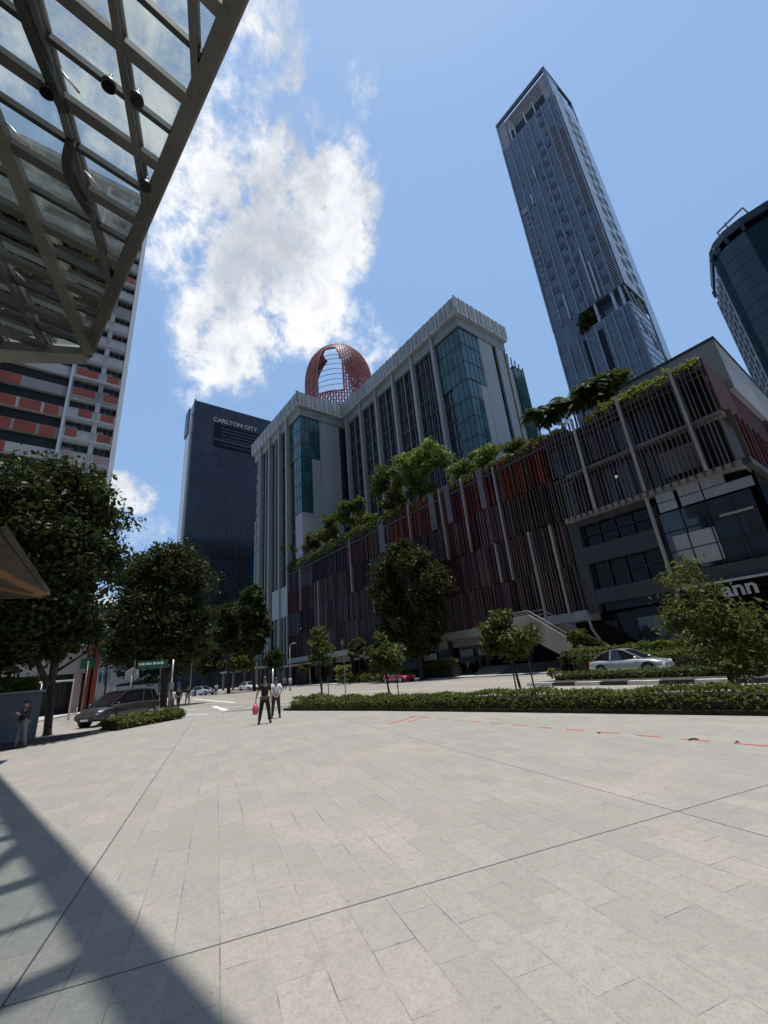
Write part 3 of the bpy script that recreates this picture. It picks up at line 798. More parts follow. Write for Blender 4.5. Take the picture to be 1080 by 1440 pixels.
# ================================================================== HOTEL
def hotel():
    t = thing('hotel', 'pale grey concrete slab hotel with tall pilasters, teal glass corners and overhanging cap', 'hotel', (-70,60,0))
    H = 67.2; WX0, WX1, WY = -109.5, -81.2, 41.0
    MX1, MY, YE = -39.8, 53.5, 67.6
    b = MB(); b.box(WX0, WX1-.6, WY+.6, 95, 0, 62.6); b.box(WX1-.59, MX1-.6, MY+.6, YE-.05, 22.95, 62.6); b.build('wall', 'concrete_dark', t)
    # cap: overhanging crown of striped panels
    def cap(poly, name='roof_cap', z0=63.4, z1=H):
        m = MB(); m.prism(poly, z0, z1); c = m.build(name, 'concrete_cap', t); return c
    o = 1.1
    cap([(WX0-.6,WY-o),(WX1+o,WY-o),(WX1+o,MY-o),(MX1+o,MY-o),(MX1+o,YE),(MX1-12,YE),(MX1-12,MY+14),(WX1,MY+14),(WX1,95),(WX0-.6,95)])
    m = MB()
    def seams(p, q, step, d):
        p = Vector((*p,0)); q = Vector((*q,0)); n = int((q-p).length/step); u = (q-p).normalized(); nn = Vector((u.y,-u.x,0))
        for i in range(n+1):
            c = p+u*(i*step)
            if i % 2: m.beam(c+nn*.05+Vector((0,0,63.5)), c+nn*.05+Vector((0,0,H+.02)), .16, .14, 0, up=nn)
            else: m.beam(c+nn*.03+Vector((0,0,64.2)), c+nn*.03+Vector((0,0,H+.02)), .85, .10, 1, up=nn)
    seams((WX0-.6,WY-o),(WX1+o,WY-o),1.25,0); seams((WX1+o,WY-o),(WX1+o,MY-o),1.25,0); seams((WX1+o,MY-o),(MX1+o,MY-o),1.25,0); seams((MX1+o,MY-o),(MX1+o,YE),1.25,0)
    m.build('cap_panels', ['concrete_grey','concrete_cap_dark'], t)
    MB().prism([(WX0-.2,WY-.3),(WX1+.4,WY-.3),(WX1+.4,MY-.3),(MX1+.3,MY-.3),(MX1+.3,YE-.2),(MX1-12,YE-.2),(WX1,YE-.2),(WX1,94),(WX0-.2,94)], 61.2, 63.4).build('soffit_band', 'concrete_grey', t)
    # main front pilasters and window bays
    pil = [-46.6,-53.0,-59.6,-66.2,-72.6,-79.0]
    def bay(x0, x1, y, z0, z1, nx, mat='glass_window', nz=None):
        mb = MB(); mb.box(x0, x1, y+.35, y+.45, z0, z1, 0)
        n = nz or int((z1-z0)/3.3); dz = (z1-z0)/n; dx = (x1-x0)/nx
        for k in range(n):
            mb.box(x0, x1, y+.20, y+.35, z0+k*dz, z0+k*dz+.75, 1)
        for i in range(1, nx):
            big = (i % 2 == 0)
            mb.box(x0+i*dx-(.09 if big else .05), x0+i*dx+(.09 if big else .05), y+.12, y+.35, z0, z1, 2 if big else 1)
        mb.build('window_bay', [mat, 'soffit_dark', 'fin_grey'], t)
    z0 = 23
    edges = [-81.2]+pil[::-1]
    for a, c in zip(edges[:-1], edges[1:]): bay(a+.32, c-.32, MY, z0, 61.2, 8)
    for x in pil: MB().box(x-.32, x+.32, MY-.75, MY+.6, z0, 63.4).build('pilaster', 'concrete_light', t)
    for x in (-56.3,-62.9,-69.4,-76.0): MB().box(x-.08, x+.08, MY-.1, MY+.6, z0, 61.2).build('pilaster', 'concrete_light', t)
    # right corner: teal glass wrapping the corner, window grid below it
    bay(-46.2, -43.6, MY, z0, 49.4, 3)
    def teal(x0, x1, y0, y1, z0, z1):
        mb = MB(); mb.box(x0, x1, y0, y1, z0, z1, 0)
        n = int((z1-z0)/3.3)
        for k in range(n+1):
            z = z0+(z1-z0)*k/n; mb.box(x0-.04, x1+.05, y0-.05, y1+.04, z-.08, z+.08, 1)
        for x in np.arange(x0+1.2, x1, 1.2): mb.box(x-.04, x+.04, y0-.05, y0, z0, z1, 1)
        for y in np.arange(y0+1.2, y1, 1.2): mb.box(x1, x1+.05, y-.04, y+.04, z0, z1, 1)
        mb.build('corner_glass', ['glass_teal', 'concrete_dark'], t)
    teal(-46.15, MX1, MY+.05, 58.9, 49.5, 61.2)
    teal(-43.5, MX1, MY+.051, 57.0, 34.0, 49.45)
    MB().box(-43.5, MX1, MY+.1, 57.0, z0, 33.95).build('wall', 'concrete_light', t)
    # right side wall with slots
    MB().box(MX1-.5, MX1+.02, 59.0, 63.2, z0, 61.2).build('wall', 'concrete_light', t)
    MB().box(MX1-.5, MX1+.0, 57.05, 58.95, z0, 49.4).build('wall', 'concrete_light', t)
    MB().box(MX1-.5, MX1-.25, 63.2, 64.2, z0, 61.2).build('slot_window', 'glass_black', t)
    MB().box(MX1-.5, MX1+.2, 64.2, 66.6, z0, 61.2).build('wall', 'concrete_light', t)
    MB().box(MX1-.5, MX1-.25, 66.6, 67.4, z0, 61.2).build('slot_window', 'glass_black', t)
    MB().box(MX1-.5, MX1+.1, 67.41, YE+.1, z0, 61.2).build('wall', 'concrete_light', t)
    # lower rear block with teal corner
    MB().box(MX1-12, MX1+.0, YE+.12, 72.2, z0, 57.5).build('rear_block', 'concrete_grey', t)
    teal(MX1-3, MX1+.35, 69.0, 72.6, 30, 58.2)
    b = MB()
    for k in range(5): b.beam((MX1-.2,YE+.6+k*1.2,57.5),(MX1-.2,YE+.9+k*1.2,61.5-k*.4),.18,.18)
    b.build('roof_frame', 'concrete_dark', t)
    # wing front
    for a, c, nx in ((-109.3,-105.0,4),(-104.2,-98.7,6),(-97.9,-92.4,6),(-91.6,-88.0,4)): bay(a, c, WY, 14, 61.2, nx, 'glass_dark')
    for x in (-104.6,-98.3,-92.0): MB().box(x-.3, x+.3, WY-.8, WY+.6, 3.8, 63.4).build('pilaster', 'concrete_light', t)
    for x in (-106.9,-101.5,-95.2): MB().box(x-.15, x+.15, WY-.3, WY+.6, 14, 61.2).build('pilaster', 'concrete_light', t)
    MB().box(-87.7,-87.0, WY-.9, WY+.6, 3.8, 63.4).build('pilaster', 'concrete_light', t)
    teal(-86.9, WX1, WY+.05, 46.2, 50.2, 61.2); teal(-84.6, WX1, WY+.051, 44.0, 36.2, 50.15)
    bay(-86.9, -84.7, WY, 14, 50.1, 2, 'glass_teal')
    MB().box(-84.6, WX1, WY+.1, 44.0, 14, 36.15).build('wall', 'concrete_light', t)
    MB().box(WX1-.5, WX1+.02, 46.3, 52.0, 14, 61.2).build('wall', 'concrete_light', t)
    MB().box(WX1-.5, WX1+.0, 44.05, 46.25, 14, 50.1).build('wall', 'concrete_light', t)
    # glazed left end corner stepping out
    teal(WX0-1.6, WX0-.02, WY+.9, WY+9, 44, 60.4); teal(WX0-2.6, WX0-.02, WY+.901, WY+9, 14, 43.9)
    # hotel base left of the mall
    MB().box(-96.5,-87.2, WY-.4, WY+.55, 14.2, 20.8).build('base_wall', 'concrete_light', t)
    MB().box(-109, -96.6, WY-.2, WY+.5, 3.8, 14.0).build('base_wall', 'glass_dark', t)
    for x in np.arange(-108, -88, 2.6): MB().box(x, x+.35, WY-.6, WY-.21, .1, 14.15).build('base_fin', 'concrete_grey', t)
    MB().box(-96.4,-87.2, WY+.2, WY+.5, .1, 14.1).build('base_glass', 'glass_black', t)
    MB().box(-112,-89, WY-7, WY-1, 3.9, 4.25).build('porch_roof', 'concrete_light', t)
    for x in (-111,-104,-97,-90): MB().box(x-.2, x+.2, WY-6.6, WY-6.2, .1, 3.9).build('porch_column', 'concrete_grey', t)
hotel()

# ================================================================== TALL TOWER
def tower():
    x0, x1, y0, y1 = -61.0, -33.6, 141.3, 164.5
    t = thing('skyscraper', 'very tall slim blue-grey apartment tower leaning into the sky above the mall', 'skyscraper', (-47,153,0))
    b = MB(); b.box(x0, x1, y0, y1, 0, 111.0); b.box(x0, -50.2, y0, y1, 111, 119.4); b.box(-50.2, x1-3.6, y0+3.6, y1, 111, 119.4); b.box(x0, x1, y0, y1, 119.4, 230)
    b.build('wall', 'glass_tower', t)
    # horizontal floor lines and vertical ribs, in panels
    rnd = random.Random(3)
    m = MB()
    for z in np.arange(20, 229, 3.45):
        if 110 < z < 120.5: continue
        m.box(x0-.06, x1+.06, y0-.10, y0-.002, z, z+.30, 0)
        m.box(x1+.002, x1+.12, y0, y1, z, z+.30, 0)
    m.build('floor_bands', 'tower_frame', t)
    xs = [x0+.0, -57.2,-53.4,-50.2,-46.6,-43.2,-40.0,-36.8]
    for x in xs+[x1-.6]:
        MB().box(x, x+.55, y0-.42, y0-.11, 20, 110.9).build('rib', 'tower_frame', t)
        MB().box(x, x+.55, y0-.42, y0-.11, 119.5, 229.9).build('rib', 'tower_frame', t)
    # recessed-balcony bays down the lower third
    for x in (-51.6,-46.0):
        m = MB(); m.box(x, x+1.9, y0-.12, y0-.003, 20, 108); m.build('balcony_slot', 'glass_black', t)
    # pale right side strip
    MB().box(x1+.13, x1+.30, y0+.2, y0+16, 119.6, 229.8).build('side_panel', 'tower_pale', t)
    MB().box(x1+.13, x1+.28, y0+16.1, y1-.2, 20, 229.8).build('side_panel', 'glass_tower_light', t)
    # recessed windows: front columns
    fr = [(-47.6,150,205),(-45.3,155,212),(-56.5,128,150),(-49.2,124,160),(-46.8,120,158),(-39.4,124,170),(-42.0,205,228)]
    n = 0
    for x, za, zb in fr:
        for z in np.arange(za, zb, 6.9 if n % 2 else 6.9):
            if n >= 52: break
            dx = rnd.choice((0, 0, .5, -.4))
            wv = MB(); wv.box(x+dx, x+dx+1.9, y0-.30, y0-.004, z+.3, z+3.0); o_ = wv.build('window', 'glass_window', t); n += 1
    for y, za, zb, st in ((y0+6.4,125,225,6.9),(y0+12.4,121.6,222,6.9)):
        for z in np.arange(za, zb, st):
            wv = MB(); wv.box(x1+.15, x1+.36, y+rnd.choice((0,.3)), y+4.2, z, z+4.2); wv.build('window', 'block_dark', t)
    # louvred patches
    for xa, xb, za, zb in ((-37.2,-34.0,158,208),(-40.4,-37.0,178,214),(-36.6,-34.2,121,150)):
        m = MB()
        for z in np.arange(za, zb, 1.15): m.box(xa, xb, y0-.34, y0-.12, z, z+.34)
        m.build('louvre', 'tower_bronze', t)
    for x, za in ((-58.7,168),(-56.9,166)):
        m = MB()
        for z in np.arange(za-26, za+14, 3.45): MB().box(x, x+.5, y0-.42, y0-.12, z+.4, z+2.2).build('vent_panel', 'tower_bronze', t)
    MB().box(-60, -56.5, y0-.4, y0-.1, 184, 187).build('balcony', 'tower_bronze', t)
    # pale blades
    for x, za, zb in ((-43.2,120,146),(-41.6,119.8,137),(-50.3,196,203),(-54.3,184,190),(-53.5,119.8,132)):
        MB().box(x, x+.5, y0-.9, y0-.43, za, zb).build('blade', 'tower_pale', t)
    # sky terrace columns and struts
    for x in (-44.8,-38.6,-35.8): MB().box(x, x+.8, y0+.1, y0+.9, 111.0, 119.4).build('terrace_column', 'tower_pale', t)
    for k in range(4):
        MB().beam((x1-.4,y0+1+k*5,119.3),(x1-.4,y0+5+k*5,111.1),.4,.4).build('terrace_strut', 'tower_pale', t)
        MB().beam((x1-.2,y0+1+k*5.5,110.5-k*2),(x1+.25,y0+6+k*5.5,100-k*4),.35,.35).build('side_strut', 'tower_pale', t)
    MB().box(-50.2, x1-.05, y0+.05, y1-.1, 110.6, 111.6).build('terrace_parapet', 'tower_frame', t)
    # crown: open frame
    zc = 250
    fz = MB(); wd = .9
    fz.box(x0, x1, y0, y0+wd, zc-2.2, zc); fz.box(x0, x1, y1-wd, y1, zc-2.2, zc); fz.box(x0, x0+wd, y0+wd, y1-wd, zc-2.2, zc); fz.box(x1-wd, x1, y0+wd, y1-wd, zc-2.2, zc)
    fz.build('crown_ring', 'navy_metal', t)
    for x, y in ((x0,y0),(x1-wd,y0),(x0,y1-wd),(x1-wd,y1-wd)): MB().box(x, x+wd, y, y+wd, 230, zc-2.2).build('crown_post', 'tower_frame', t)
    for x in (-55.5,-53.4,-47.6,-42.8): MB().box(x, x+.55, y0+.1, y0+.7, 230, 238).build('crown_post', 'tower_pale', t)
    MB().box(-56.4, x1-1.0, y0+.9, y1-3, 230, 247.0).build('crown_core', 'tower_bronze', t)
    MB().box(-55, x1-4, y0+.7, y0+.88, 231, 236.5).build('crown_recess', 'glass_black', t)
    m = MB()
    for z in np.arange(238, 246, 1.1): m.box(-54, -38, y0+.7, y0+.88, z, z+.35)
    m.build('crown_louvre', 'tower_bronze', t)
    MB().box(x0+.9, -56.5, y0+.3, y1-3, 230, 246.5).build('crown_wall', 'tower_bronze', t)
    MB().box(x1-.85, x1-.2, y0+.95, y0+9.5, 232, zc-2.25).build('crown_screen', 'tower_pale', t)
    MB().box(x1-.85, x1-.2, y0+10.5, y1-1, 230.1, 241).build('crown_screen', 'glass_tower_light', t)
    return t
tower()

# ================================================================== NAVY OFFICE/HOTEL TOWER
def carlton():
    t = thing('navy_tower', 'dark navy glass tower block with white rooftop lettering, behind the pale hotel', 'tower', (-180,50,0))
    X = -158.0; y0, y1, H = 33.4, 74, 110
    MB().box(-167.0, X, y0, y1, 0, H).build('wall', 'glass_navy', t)
    m = MB()
    for z in np.arange(22, 90, 3.6): m.box(X+.002, X+.12, y0, y1, z, z+.16)
    for y in np.arange(y0+9, y1, 1.9): m.box(X+.002, X+.16, y, y+.14, 22, 90)
    m.build('mullions', 'navy_metal', t)
    # edge trims: thin light line
    MB().box(X+.0, X+.5, y0-.35, y0+.15, 10, H+.3).build('corner_trim', 'navy_metal', t)
    # white end strip, a little lower and set back
    MB().box(-166.6, X-2.0, y0-.8, y0-.02, 8, 103.5).build('end_wall', 'white_panel', t)
    MB().box(-166.9, X-3.4, y0-1.3, y0-.81, 96, 107.6).build('end_fin', 'navy_metal', t)
    # louvred plant recess under the lettering
    MB().box(X+.02, X+.25, 41.4, 66, 91.0, 101.6).build('recess', 'glass_black', t)
    m = MB()
    for z in np.arange(92, 101, 1.5): m.box(X+.26, X+.5, 44, 66, z, z+.5)
    m.box(X+.26, X+.6, 41.4, 66, 93.6, 94.4); m.build('louvre', 'navy_metal', t)
    text_mesh('sign_letters', 'CARLTON CITY', 2.6, 'concrete_cap', frame((X+.35,40.6,102.4),(0,1,0),(0,0,1)), t, .12, .02)
    # podium with pale fins
    MB().box(-172, -150, 34, 74, 0, 19).build('podium', 'glass_navy', t)
    m = MB()
    for y in np.arange(34.5, 66, 2.1): m.box(-149.98, -149.3, y, y+.5, 11, 18.8)
    m.build('podium_fins', 'concrete_light', t)
carlton()

# ================================================================== RED-CROWNED TOWER
def red_crown():
    cx, cy = -181.0, 118.0
    t = thing('red_crown_tower', 'round red mesh tower crown with an open arch, rising behind the hotel roof', 'tower', (cx,cy,0))
    rx, ry = 15.6, 12.5; zb, zt = 120, 189
    d = Vector((-cx,-cy)).normalized(); ang0 = math.atan2(d.y, d.x)      # towards the plaza
    def ring_pt(a, z, k=1.0):
        s = 1.0
        if z > 160: s = max(.02, 1-((z-160)/(zt-160))**2.6)**.5
        r = 20.2*k*s*(1-.0006*(z-160) if z < 160 else 1)
        return Vector((cx+r*math.cos(a), cy+r*math.sin(a), z))
    # lattice skin: rods on a ring grid, with an open arch front and back
    def open_at(a, z):
        da = (a-ang0+math.pi) % (2*math.pi)-math.pi
        if 146 < z < 177:
            if abs(da+.24) < .36*(1-max(0,(z-162)/17)**2*.6): return True
        if 158 < z < 188.3:
            db = (a-ang0) % (2*math.pi)-math.pi
            if abs(db-.24) < .62: return True
        return False
    m = MB(); na = 84; zs = list(np.arange(zb, 160, 2.2))+list(np.arange(160, 188.5, 1.5))
    back = MB()
    for i in range(na):
        a = 2*math.pi*i/na; a2 = 2*math.pi*(i+1)/na
        for j in range(len(zs)-1):
            z, z2 = zs[j], zs[j+1]
            if open_at((a+a2)/2, (z+z2)/2): continue
            p, q, r_, s_ = ring_pt(a,z), ring_pt(a2,z), ring_pt(a2,z2), ring_pt(a,z2)
            m.beam(p, s_, .78, .26); m.beam(p, q, .50, .20)
            if (i+j) % 2 == 0: m.beam(p, r_, .50, .16)
    m.build('mesh_screen', 'red_mesh', t)
    hwz = lambda z: .36*(1-max(0,(z-162)/17)**2*.6)
    zz = list(np.linspace(146, 177, 12)); up = [ring_pt(ang0-.24-hwz(z)-.02, z, 1.005) for z in zz]; dn = [ring_pt(ang0-.24+hwz(z)+.02, z, 1.005) for z in zz[::-1]]
    tp = [ring_pt(ang0-.24+u*hwz(177), 177.6, 1.0) for u in (-.6,0,.6)]; bt = [ring_pt(ang0-.24+u*hwz(146), 145.6, 1.0) for u in (.6,0,-.6)]
    MB().tube(up+tp+dn+bt+[up[0]], .55, 8).build('arch_rim', 'red_mesh', t)
    for i in range(0, na, 6):
        a = 2*math.pi*i/na; pts = [ring_pt(a, z, .95) for z in zs if not open_at(a, z)]
        if len(pts) > 2 and not any(open_at(a, z) for z in zs): MB().tube(pts, .3, 6).build('rib', 'steel_black', t)
    for z in (150,153.5,157,160.5,164,167.5,171):
        pts = [ring_pt(ang0+u, z, .99) for u in np.linspace(-.62,.1,9)]; MB().tube(pts, .16, 5).build('cable', 'steel_black', t)
    m = MB(); m.tube([(cx,cy,0),(cx,cy,136)], 15.5, 32); m.build('core', 'glass_dark', t)
    m = MB(); m.tube([(cx,cy,136.2),(cx,cy,139)], 17.4, 32); m.build('deck', 'concrete_dark', t)
    for z in (24, 60, 100): MB().tube([(cx,cy,z),(cx,cy,z+18)], 18.6, 40).build('lower_screen', 'red_mesh', t)
red_crown()

# ================================================================== ROUND-FRONTED TOWER
def round_tower():
    t = thing('round_tower', 'dark teal glass tower with a curved front cut off by the right edge', 'tower', (2,135,0))
    f0 = [(-13.6,140.6),(-9.9,127.0),(-8.2,124.4),(-5.6,122.6),(-2.0,121.9),(3.5,122.4),(9,124.6),(16,130),(24,140),(24,160),(-10,160)]
    MB().prism(f0, 0, 94.4).build('wall', 'glass_round', t)
    def off(poly, k):
        c = Vector((5,140)); return [tuple(c+(Vector(p)-c)*k) for p in poly]
    MB().prism(off(f0,.93), 94.4, 96.5).build('crown_core', 'glass_black', t)
    MB().prism(off(f0,1.0), 96.5, 98.7).build('crown_ring', 'navy_metal', t)
    for p, q in list(zip(f0[:7], f0[1:8])):
        p = Vector(p); q = Vector(q)
        MB().box(p.x-.35, p.x+.35, p.y-.35, p.y+.35, 94.4, 96.5).build('crown_post', 'navy_metal', t)
    MB().box(-8.7,-7.4,124.6,126.5,95.7,97.6).build('crown_panel', 'tower_pale', t)
    # window grid on the left flank
    a = Vector((-13.6,140.6,0)); b = Vector((-9.9,127.0,0)); u = (b-a).normalized(); nrm = Vector((u.y,-u.x,0)).normalized()
    if nrm.x > 0: nrm = -nrm
    m = MB()
    for z in np.arange(4, 92, 3.6):
        for k in range(4):
            p = a+u*(k*3.45+.4)+nrm*.1; q = p+u*2.2
            m.beam(p+Vector((0,0,z)), q+Vector((0,0,z)), .25, .5, 0)
    for k in range(5):
        p = a+u*(k*3.45+.2)+nrm*.18
        m.beam(p, p+Vector((0,0,92.4)), .55, .3, 0, up=nrm)
    m.build('window_grid', 'tower_pale', t)
    m = MB()
    for z in np.arange(3.6, 92, 3.6):
        for p, q in zip(f0[1:7], f0[2:8]):
            p = Vector((*p,z)); q = Vector((*q,z)); m.beam(p, q, .18, .14)
    m.build('floor_bands', 'navy_metal', t)
    for z in (62,66,70,74): MB().box(-3.4,-2.7,121.2,121.9,z,z+1.6).build('vent', 'glass_black', t)
    # roof crane / rail
    m = MB(); m.beam((-4.5,124,98.7),(-4.5,124,101.6),.3,.3); m.beam((-6.6,124.2,100.6),(-0.5,124.2,102.6),.35,.35); m.beam((-6.6,124.2,100.6),(-6.2,124.4,98.8),.2,.2); m.beam((-.5,124.2,102.6),(.2,124.4,98.8),.25,.25)
    m.build('roof_crane', 'steel_grey', t)
round_tower()

# ================================================================== APARTMENT BLOCK (left)
def block():
    X = -60.0; y1 = 3.35; y0 = -30; H = 78.6; F = 3.1
    t = thing('apartment_block', 'tall slab of flats with white and red spandrels seen below the canopy', 'flats', (-66,-12,0))
    MB().box(-72, X-.9, y0, y1-.02, 7, H).build('wall', 'block_dark', t)
    rnd = random.Random(9)
    MB().box(X-.9, X+.12, y1-.45, y1+.1, 3, H+.6).build('end_column', 'white_panel', t)
    MB().box(X-.9, X+.3, y0, y1, H, H+1).build('parapet', 'block_white', t)
    MB().box(X-.9, X+.02, -2.75, -2.45, 7, H).build('rain_pipe', 'steel_light', t)
    for i in range(23):
        z = 7.2+i*F
        # right bay: slab edge, spandrel, two windows
        m = MB(); m.box(X-.9, X+.05, -2.44, y1-.46, z, z+.35, 0); m.box(X-.9, X-.02, -2.44, y1-.46, z+.35, z+1.55, 0); m.box(X-.9, X+.03, .45, 1.0, z+1.55, z+F, 0)
        m.box(X-.9, X-.02, -2.44, -2.3, z+1.55, z+F, 0); m.box(X-.9, X-.02, 2.85, y1-.46, z+1.55, z+F, 0); m.box(X-.9, X-.021, -2.3, .45, z+2.75, z+F, 0); m.box(X-.9, X-.021, 1.0, 2.85, z+2.75, z+F, 0)
        m.build('spandrel', 'block_white' if i % 5 else 'block_grey', t)
        for (ya, yb) in ((-2.3,.45),(1.0,2.85)):
            w_ = MB(); w_.box(X-.86, X-.62, ya, yb, z+1.55, z+2.75, 0)
            for y in np.linspace(ya, yb, 4)[1:-1]:
                w_.box(X-.6, X-.5, y-.025, y+.025, z+1.56, z+2.74, 1)
            if rnd.random() < .45: w_.box(X-.6, X-.45, ya+.05, ya+(yb-ya)*.45, z+1.56, z+2.1, 1)
            w_.build('window', ['block_dark','block_grey'], t)
        pan = 'block_red' if (8 <= i <= 11 or i in (17,)) else ('block_pink' if i < 8 else None)
        if pan:
            a = rnd.choice(((-2.2,-1.0),(-1.2,.25),(-2.2,.25)))
            MB().box(X-.01, X+.02, a[0], a[1], z+.45, z+1.5).build('panel', pan, t)
            MB().box(X-.01, X+.02, rnd.choice((1.2,1.9)), 2.7, z+.45, z+1.5).build('panel', pan if i > 7 else 'block_pink', t)
        # left part: deep balconies with parapets
        m = MB(); m.box(X-1.6, X-.3, y0, -2.76, z, z+.3, 0)
        m.box(X-.6, X-.3, y0, -2.76, z+.3, z+1.45, 0); m.build('balcony', 'block_white' if i % 2 else 'block_grey', t)
        if 1 <= i <= 13:
            for a, b_ in ((-9.5,-7.4),(-7.1,-5.0),(-4.7,-3.2)):
                if rnd.random() < (.75 if i in (8,9,3,4) else .28): MB().box(X-.31, X-.26, a, b_, z+.05, z+1.4).build('panel', 'block_red' if i > 4 else 'block_pink', t)
    for y in (-10,-18,-26): MB().box(X-.9, X-.2, y-.3, y+.3, 7, H).build('fin', 'block_grey', t)
    # base podium: pale fascia, red columns, dark void
    MB().box(-70, X+1.0, y0, y1+.2, 4.0, 6.15).build('podium_fascia', 'block_grey', t)
    MB().box(-70, X-1.5, y0, y1, .0, 6.9).build('podium_shops', 'block_dark', t)
    for y in (y1-.4, -.9, -6): MB().box(X+.4, X+1.0, y-.35, y+.35, 0, 3.98).build('column', 'block_pink', t)
    for ya_ in (.25, .95): MB().box(X-1, X+.9, y1+ya_, y1+ya_+.45, 0, 9.6).build('stair_tower', 'block_red', t)
    MB().box(X-2, X-1.1, y1+.2, y1+1.5, 0, 9.6).build('stair_wall', 'block_grey', t)
    MB().box(X-2.3, X+1.4, y1-.2, y1+2.4, 9.7, 10.7).build('stair_roof', 'block_white', t)
    m = MB()
    for k in range(9): m.box(X+.75, X+.85, -.5+k*.3, -.42+k*.3, 1.0, 3.6)
    m.build('grille', 'steel_black', t)
block()

# distant buildings closing the street
def far_block(x0, x1, y0, y1, h, label, mat='concrete_grey', win='glass_dark'):
    t = thing('far_building', label, 'building', ((x0+x1)/2,(y0+y1)/2,0))
    MB().box(x0, x1, y0, y1, 0, h).build('wall', mat, t)
    MB().box(x0-.3, x1+.3, y0-.3, y1+.3, h, h+.6).build('roof', 'concrete_dark', t)
    k = 0
    for z in np.arange(4, h-2, 3.6):
        MB().box(x1+.01, x1+.12, y0+.8, y1-.8, z, z+1.7).build('window_strip', win, t)
        MB().box(x0+.8, x1-.8, y0-.12, y0-.01, z, z+1.7).build('window_strip', win, t)
far_block(-240,-205,10,44,13,'low grey office block at the far end of the street, left of the navy tower')
far_block(-135,-112,-4,12,9.5,'low pale shop building behind the trees at the street end','concrete_light')
far_block(-235,-212,52,110,15,'low dark block behind the navy tower at the street end','concrete_dark')
def walkway():
    t = thing('covered_walkway', 'pale steel covered walkway with thin roof beyond the flats', 'walkway', (-75,8,0))
    for k in range(7):
        x = -66-k*6
        MB().tube([(x,7.2-k*.1,0),(x,7.2-k*.1,6.2)], .12, 8).build('post', 'steel_light', t)
        MB().beam((x,6,6.2),(x,10.2,7.0),.12,.14).build('rafter', 'steel_light', t)
        MB().beam((x,10.2,7.0),(x-5,6.5,9.2),.06,.06).build('stay_cable', 'steel_light', t)
    MB().box(-108,-65,5.8,10.4,7.02,7.12).build('roof', 'glass_tower_light', t)
    MB().box(-108,-65,10.2,10.35,3.0,3.5).build('beam', 'concrete_light', t)
walkway()

# ================================================================== VEGETATION
def limb_set(base, top, r, nl, spread, seed, fork=None, sides=8):
    rg = random.Random(seed); m = MB(); base = Vector(base); top = Vector(top)
    mid = base.lerp(top, .5)+Vector((rg.uniform(-.1,.1),rg.uniform(-.1,.1),0))*(top-base).length*.3
    pts = [base, base.lerp(mid,.5), mid, mid.lerp(top,.6), top]
    m.tube([base-Vector((0,0,.1)), base+Vector((0,0,.15))]+pts[1:], [r*1.35, r*1.05, r*.95, r*.8, r*.6, r*.3], sides)
    for i in range(nl):
        f = rg.uniform(.35,.85); p = base.lerp(top, f)
        a = rg.uniform(0, 6.28); d = Vector((math.cos(a), math.sin(a), rg.uniform(.4,1.1)))*spread*rg.uniform(.5,1)
        m.tube([p, p+d*.5+Vector((0,0,.05)), p+d], [r*.5, r*.32, r*.12], 6)
    return m
CORE = {1:(5000,.34), 2:(4500,.5), 3:(900,.8), 4:(1100,.8), 5:(4000,.55)}
def tree(name, label, cat, base, blobs, n, leaf, mat, seed, tr=.2, trunk_top=None, nl=6, clump=.6, group=None, bark='bark', shell=.4, per=36, extra_trunks=()):
    t = thing(name, label, cat, base, 0, group)
    B = blobs; c = Vector((sum(b[0] for b in B)/len(B), sum(b[1] for b in B)/len(B), sum(b[2] for b in B)/len(B)))
    top = Vector(trunk_top) if trunk_top else c
    spread = max(b[3] for b in B)*.9
    m = limb_set(base, top, tr, nl, spread, seed)
    for e in extra_trunks: m.tube(e, [tr*.8, tr*.6, tr*.35][:len(e)], 8)
    m.build('trunk', bark, t)
    leaf_mesh('crown', B, n, leaf, mat, t, seed, clump=clump, shell=shell, per=per, lens=(3.0 if seed == 34 else 1.9))
    if name == 'broadleaf_tree':
        cn, cl = CORE[seed]; leaf_mesh('inner_foliage', [(b[0],b[1],b[2],b[3]*.72,b[4]*.72,b[5]*.72) for b in B], cn, cl, mat, t, seed+500, clump=clump*.6, shell=.0, per=12)
    return t
def pb(px, py, r, dist, sq=.85):     # a clump given by where it is seen, its pixel radius and its distance
    p = at(px, py, dist); rr = r/600*p.length*.95
    return (p.x, p.y, p.z, rr, rr, rr*sq)
# left near tree
D = 25
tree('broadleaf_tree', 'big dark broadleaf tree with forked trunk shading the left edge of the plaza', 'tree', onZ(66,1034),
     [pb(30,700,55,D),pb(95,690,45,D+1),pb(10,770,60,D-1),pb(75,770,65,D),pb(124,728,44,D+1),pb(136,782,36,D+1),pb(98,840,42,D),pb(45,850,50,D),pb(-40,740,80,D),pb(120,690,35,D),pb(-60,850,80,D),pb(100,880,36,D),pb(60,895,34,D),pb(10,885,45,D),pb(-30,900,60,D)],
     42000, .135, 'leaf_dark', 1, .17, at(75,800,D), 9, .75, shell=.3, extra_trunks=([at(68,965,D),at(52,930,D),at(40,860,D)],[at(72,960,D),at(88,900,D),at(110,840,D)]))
D = 50
tree('broadleaf_tree', 'dense rounded street tree standing behind the parked van and green sign', 'tree', (*at(232,960,D).xy,0),
     [pb(230,800,38,D),pb(265,815,34,D),pb(195,815,34,D),pb(215,860,48,D),pb(262,865,38,D),pb(185,870,34,D+1),pb(225,910,46,D),pb(180,910,30,D),pb(268,905,26,D),pb(245,785,25,D)],
     26000, .19, 'leaf_dark', 2, .32, None, 8, 1.0, shell=.35)
D = 84
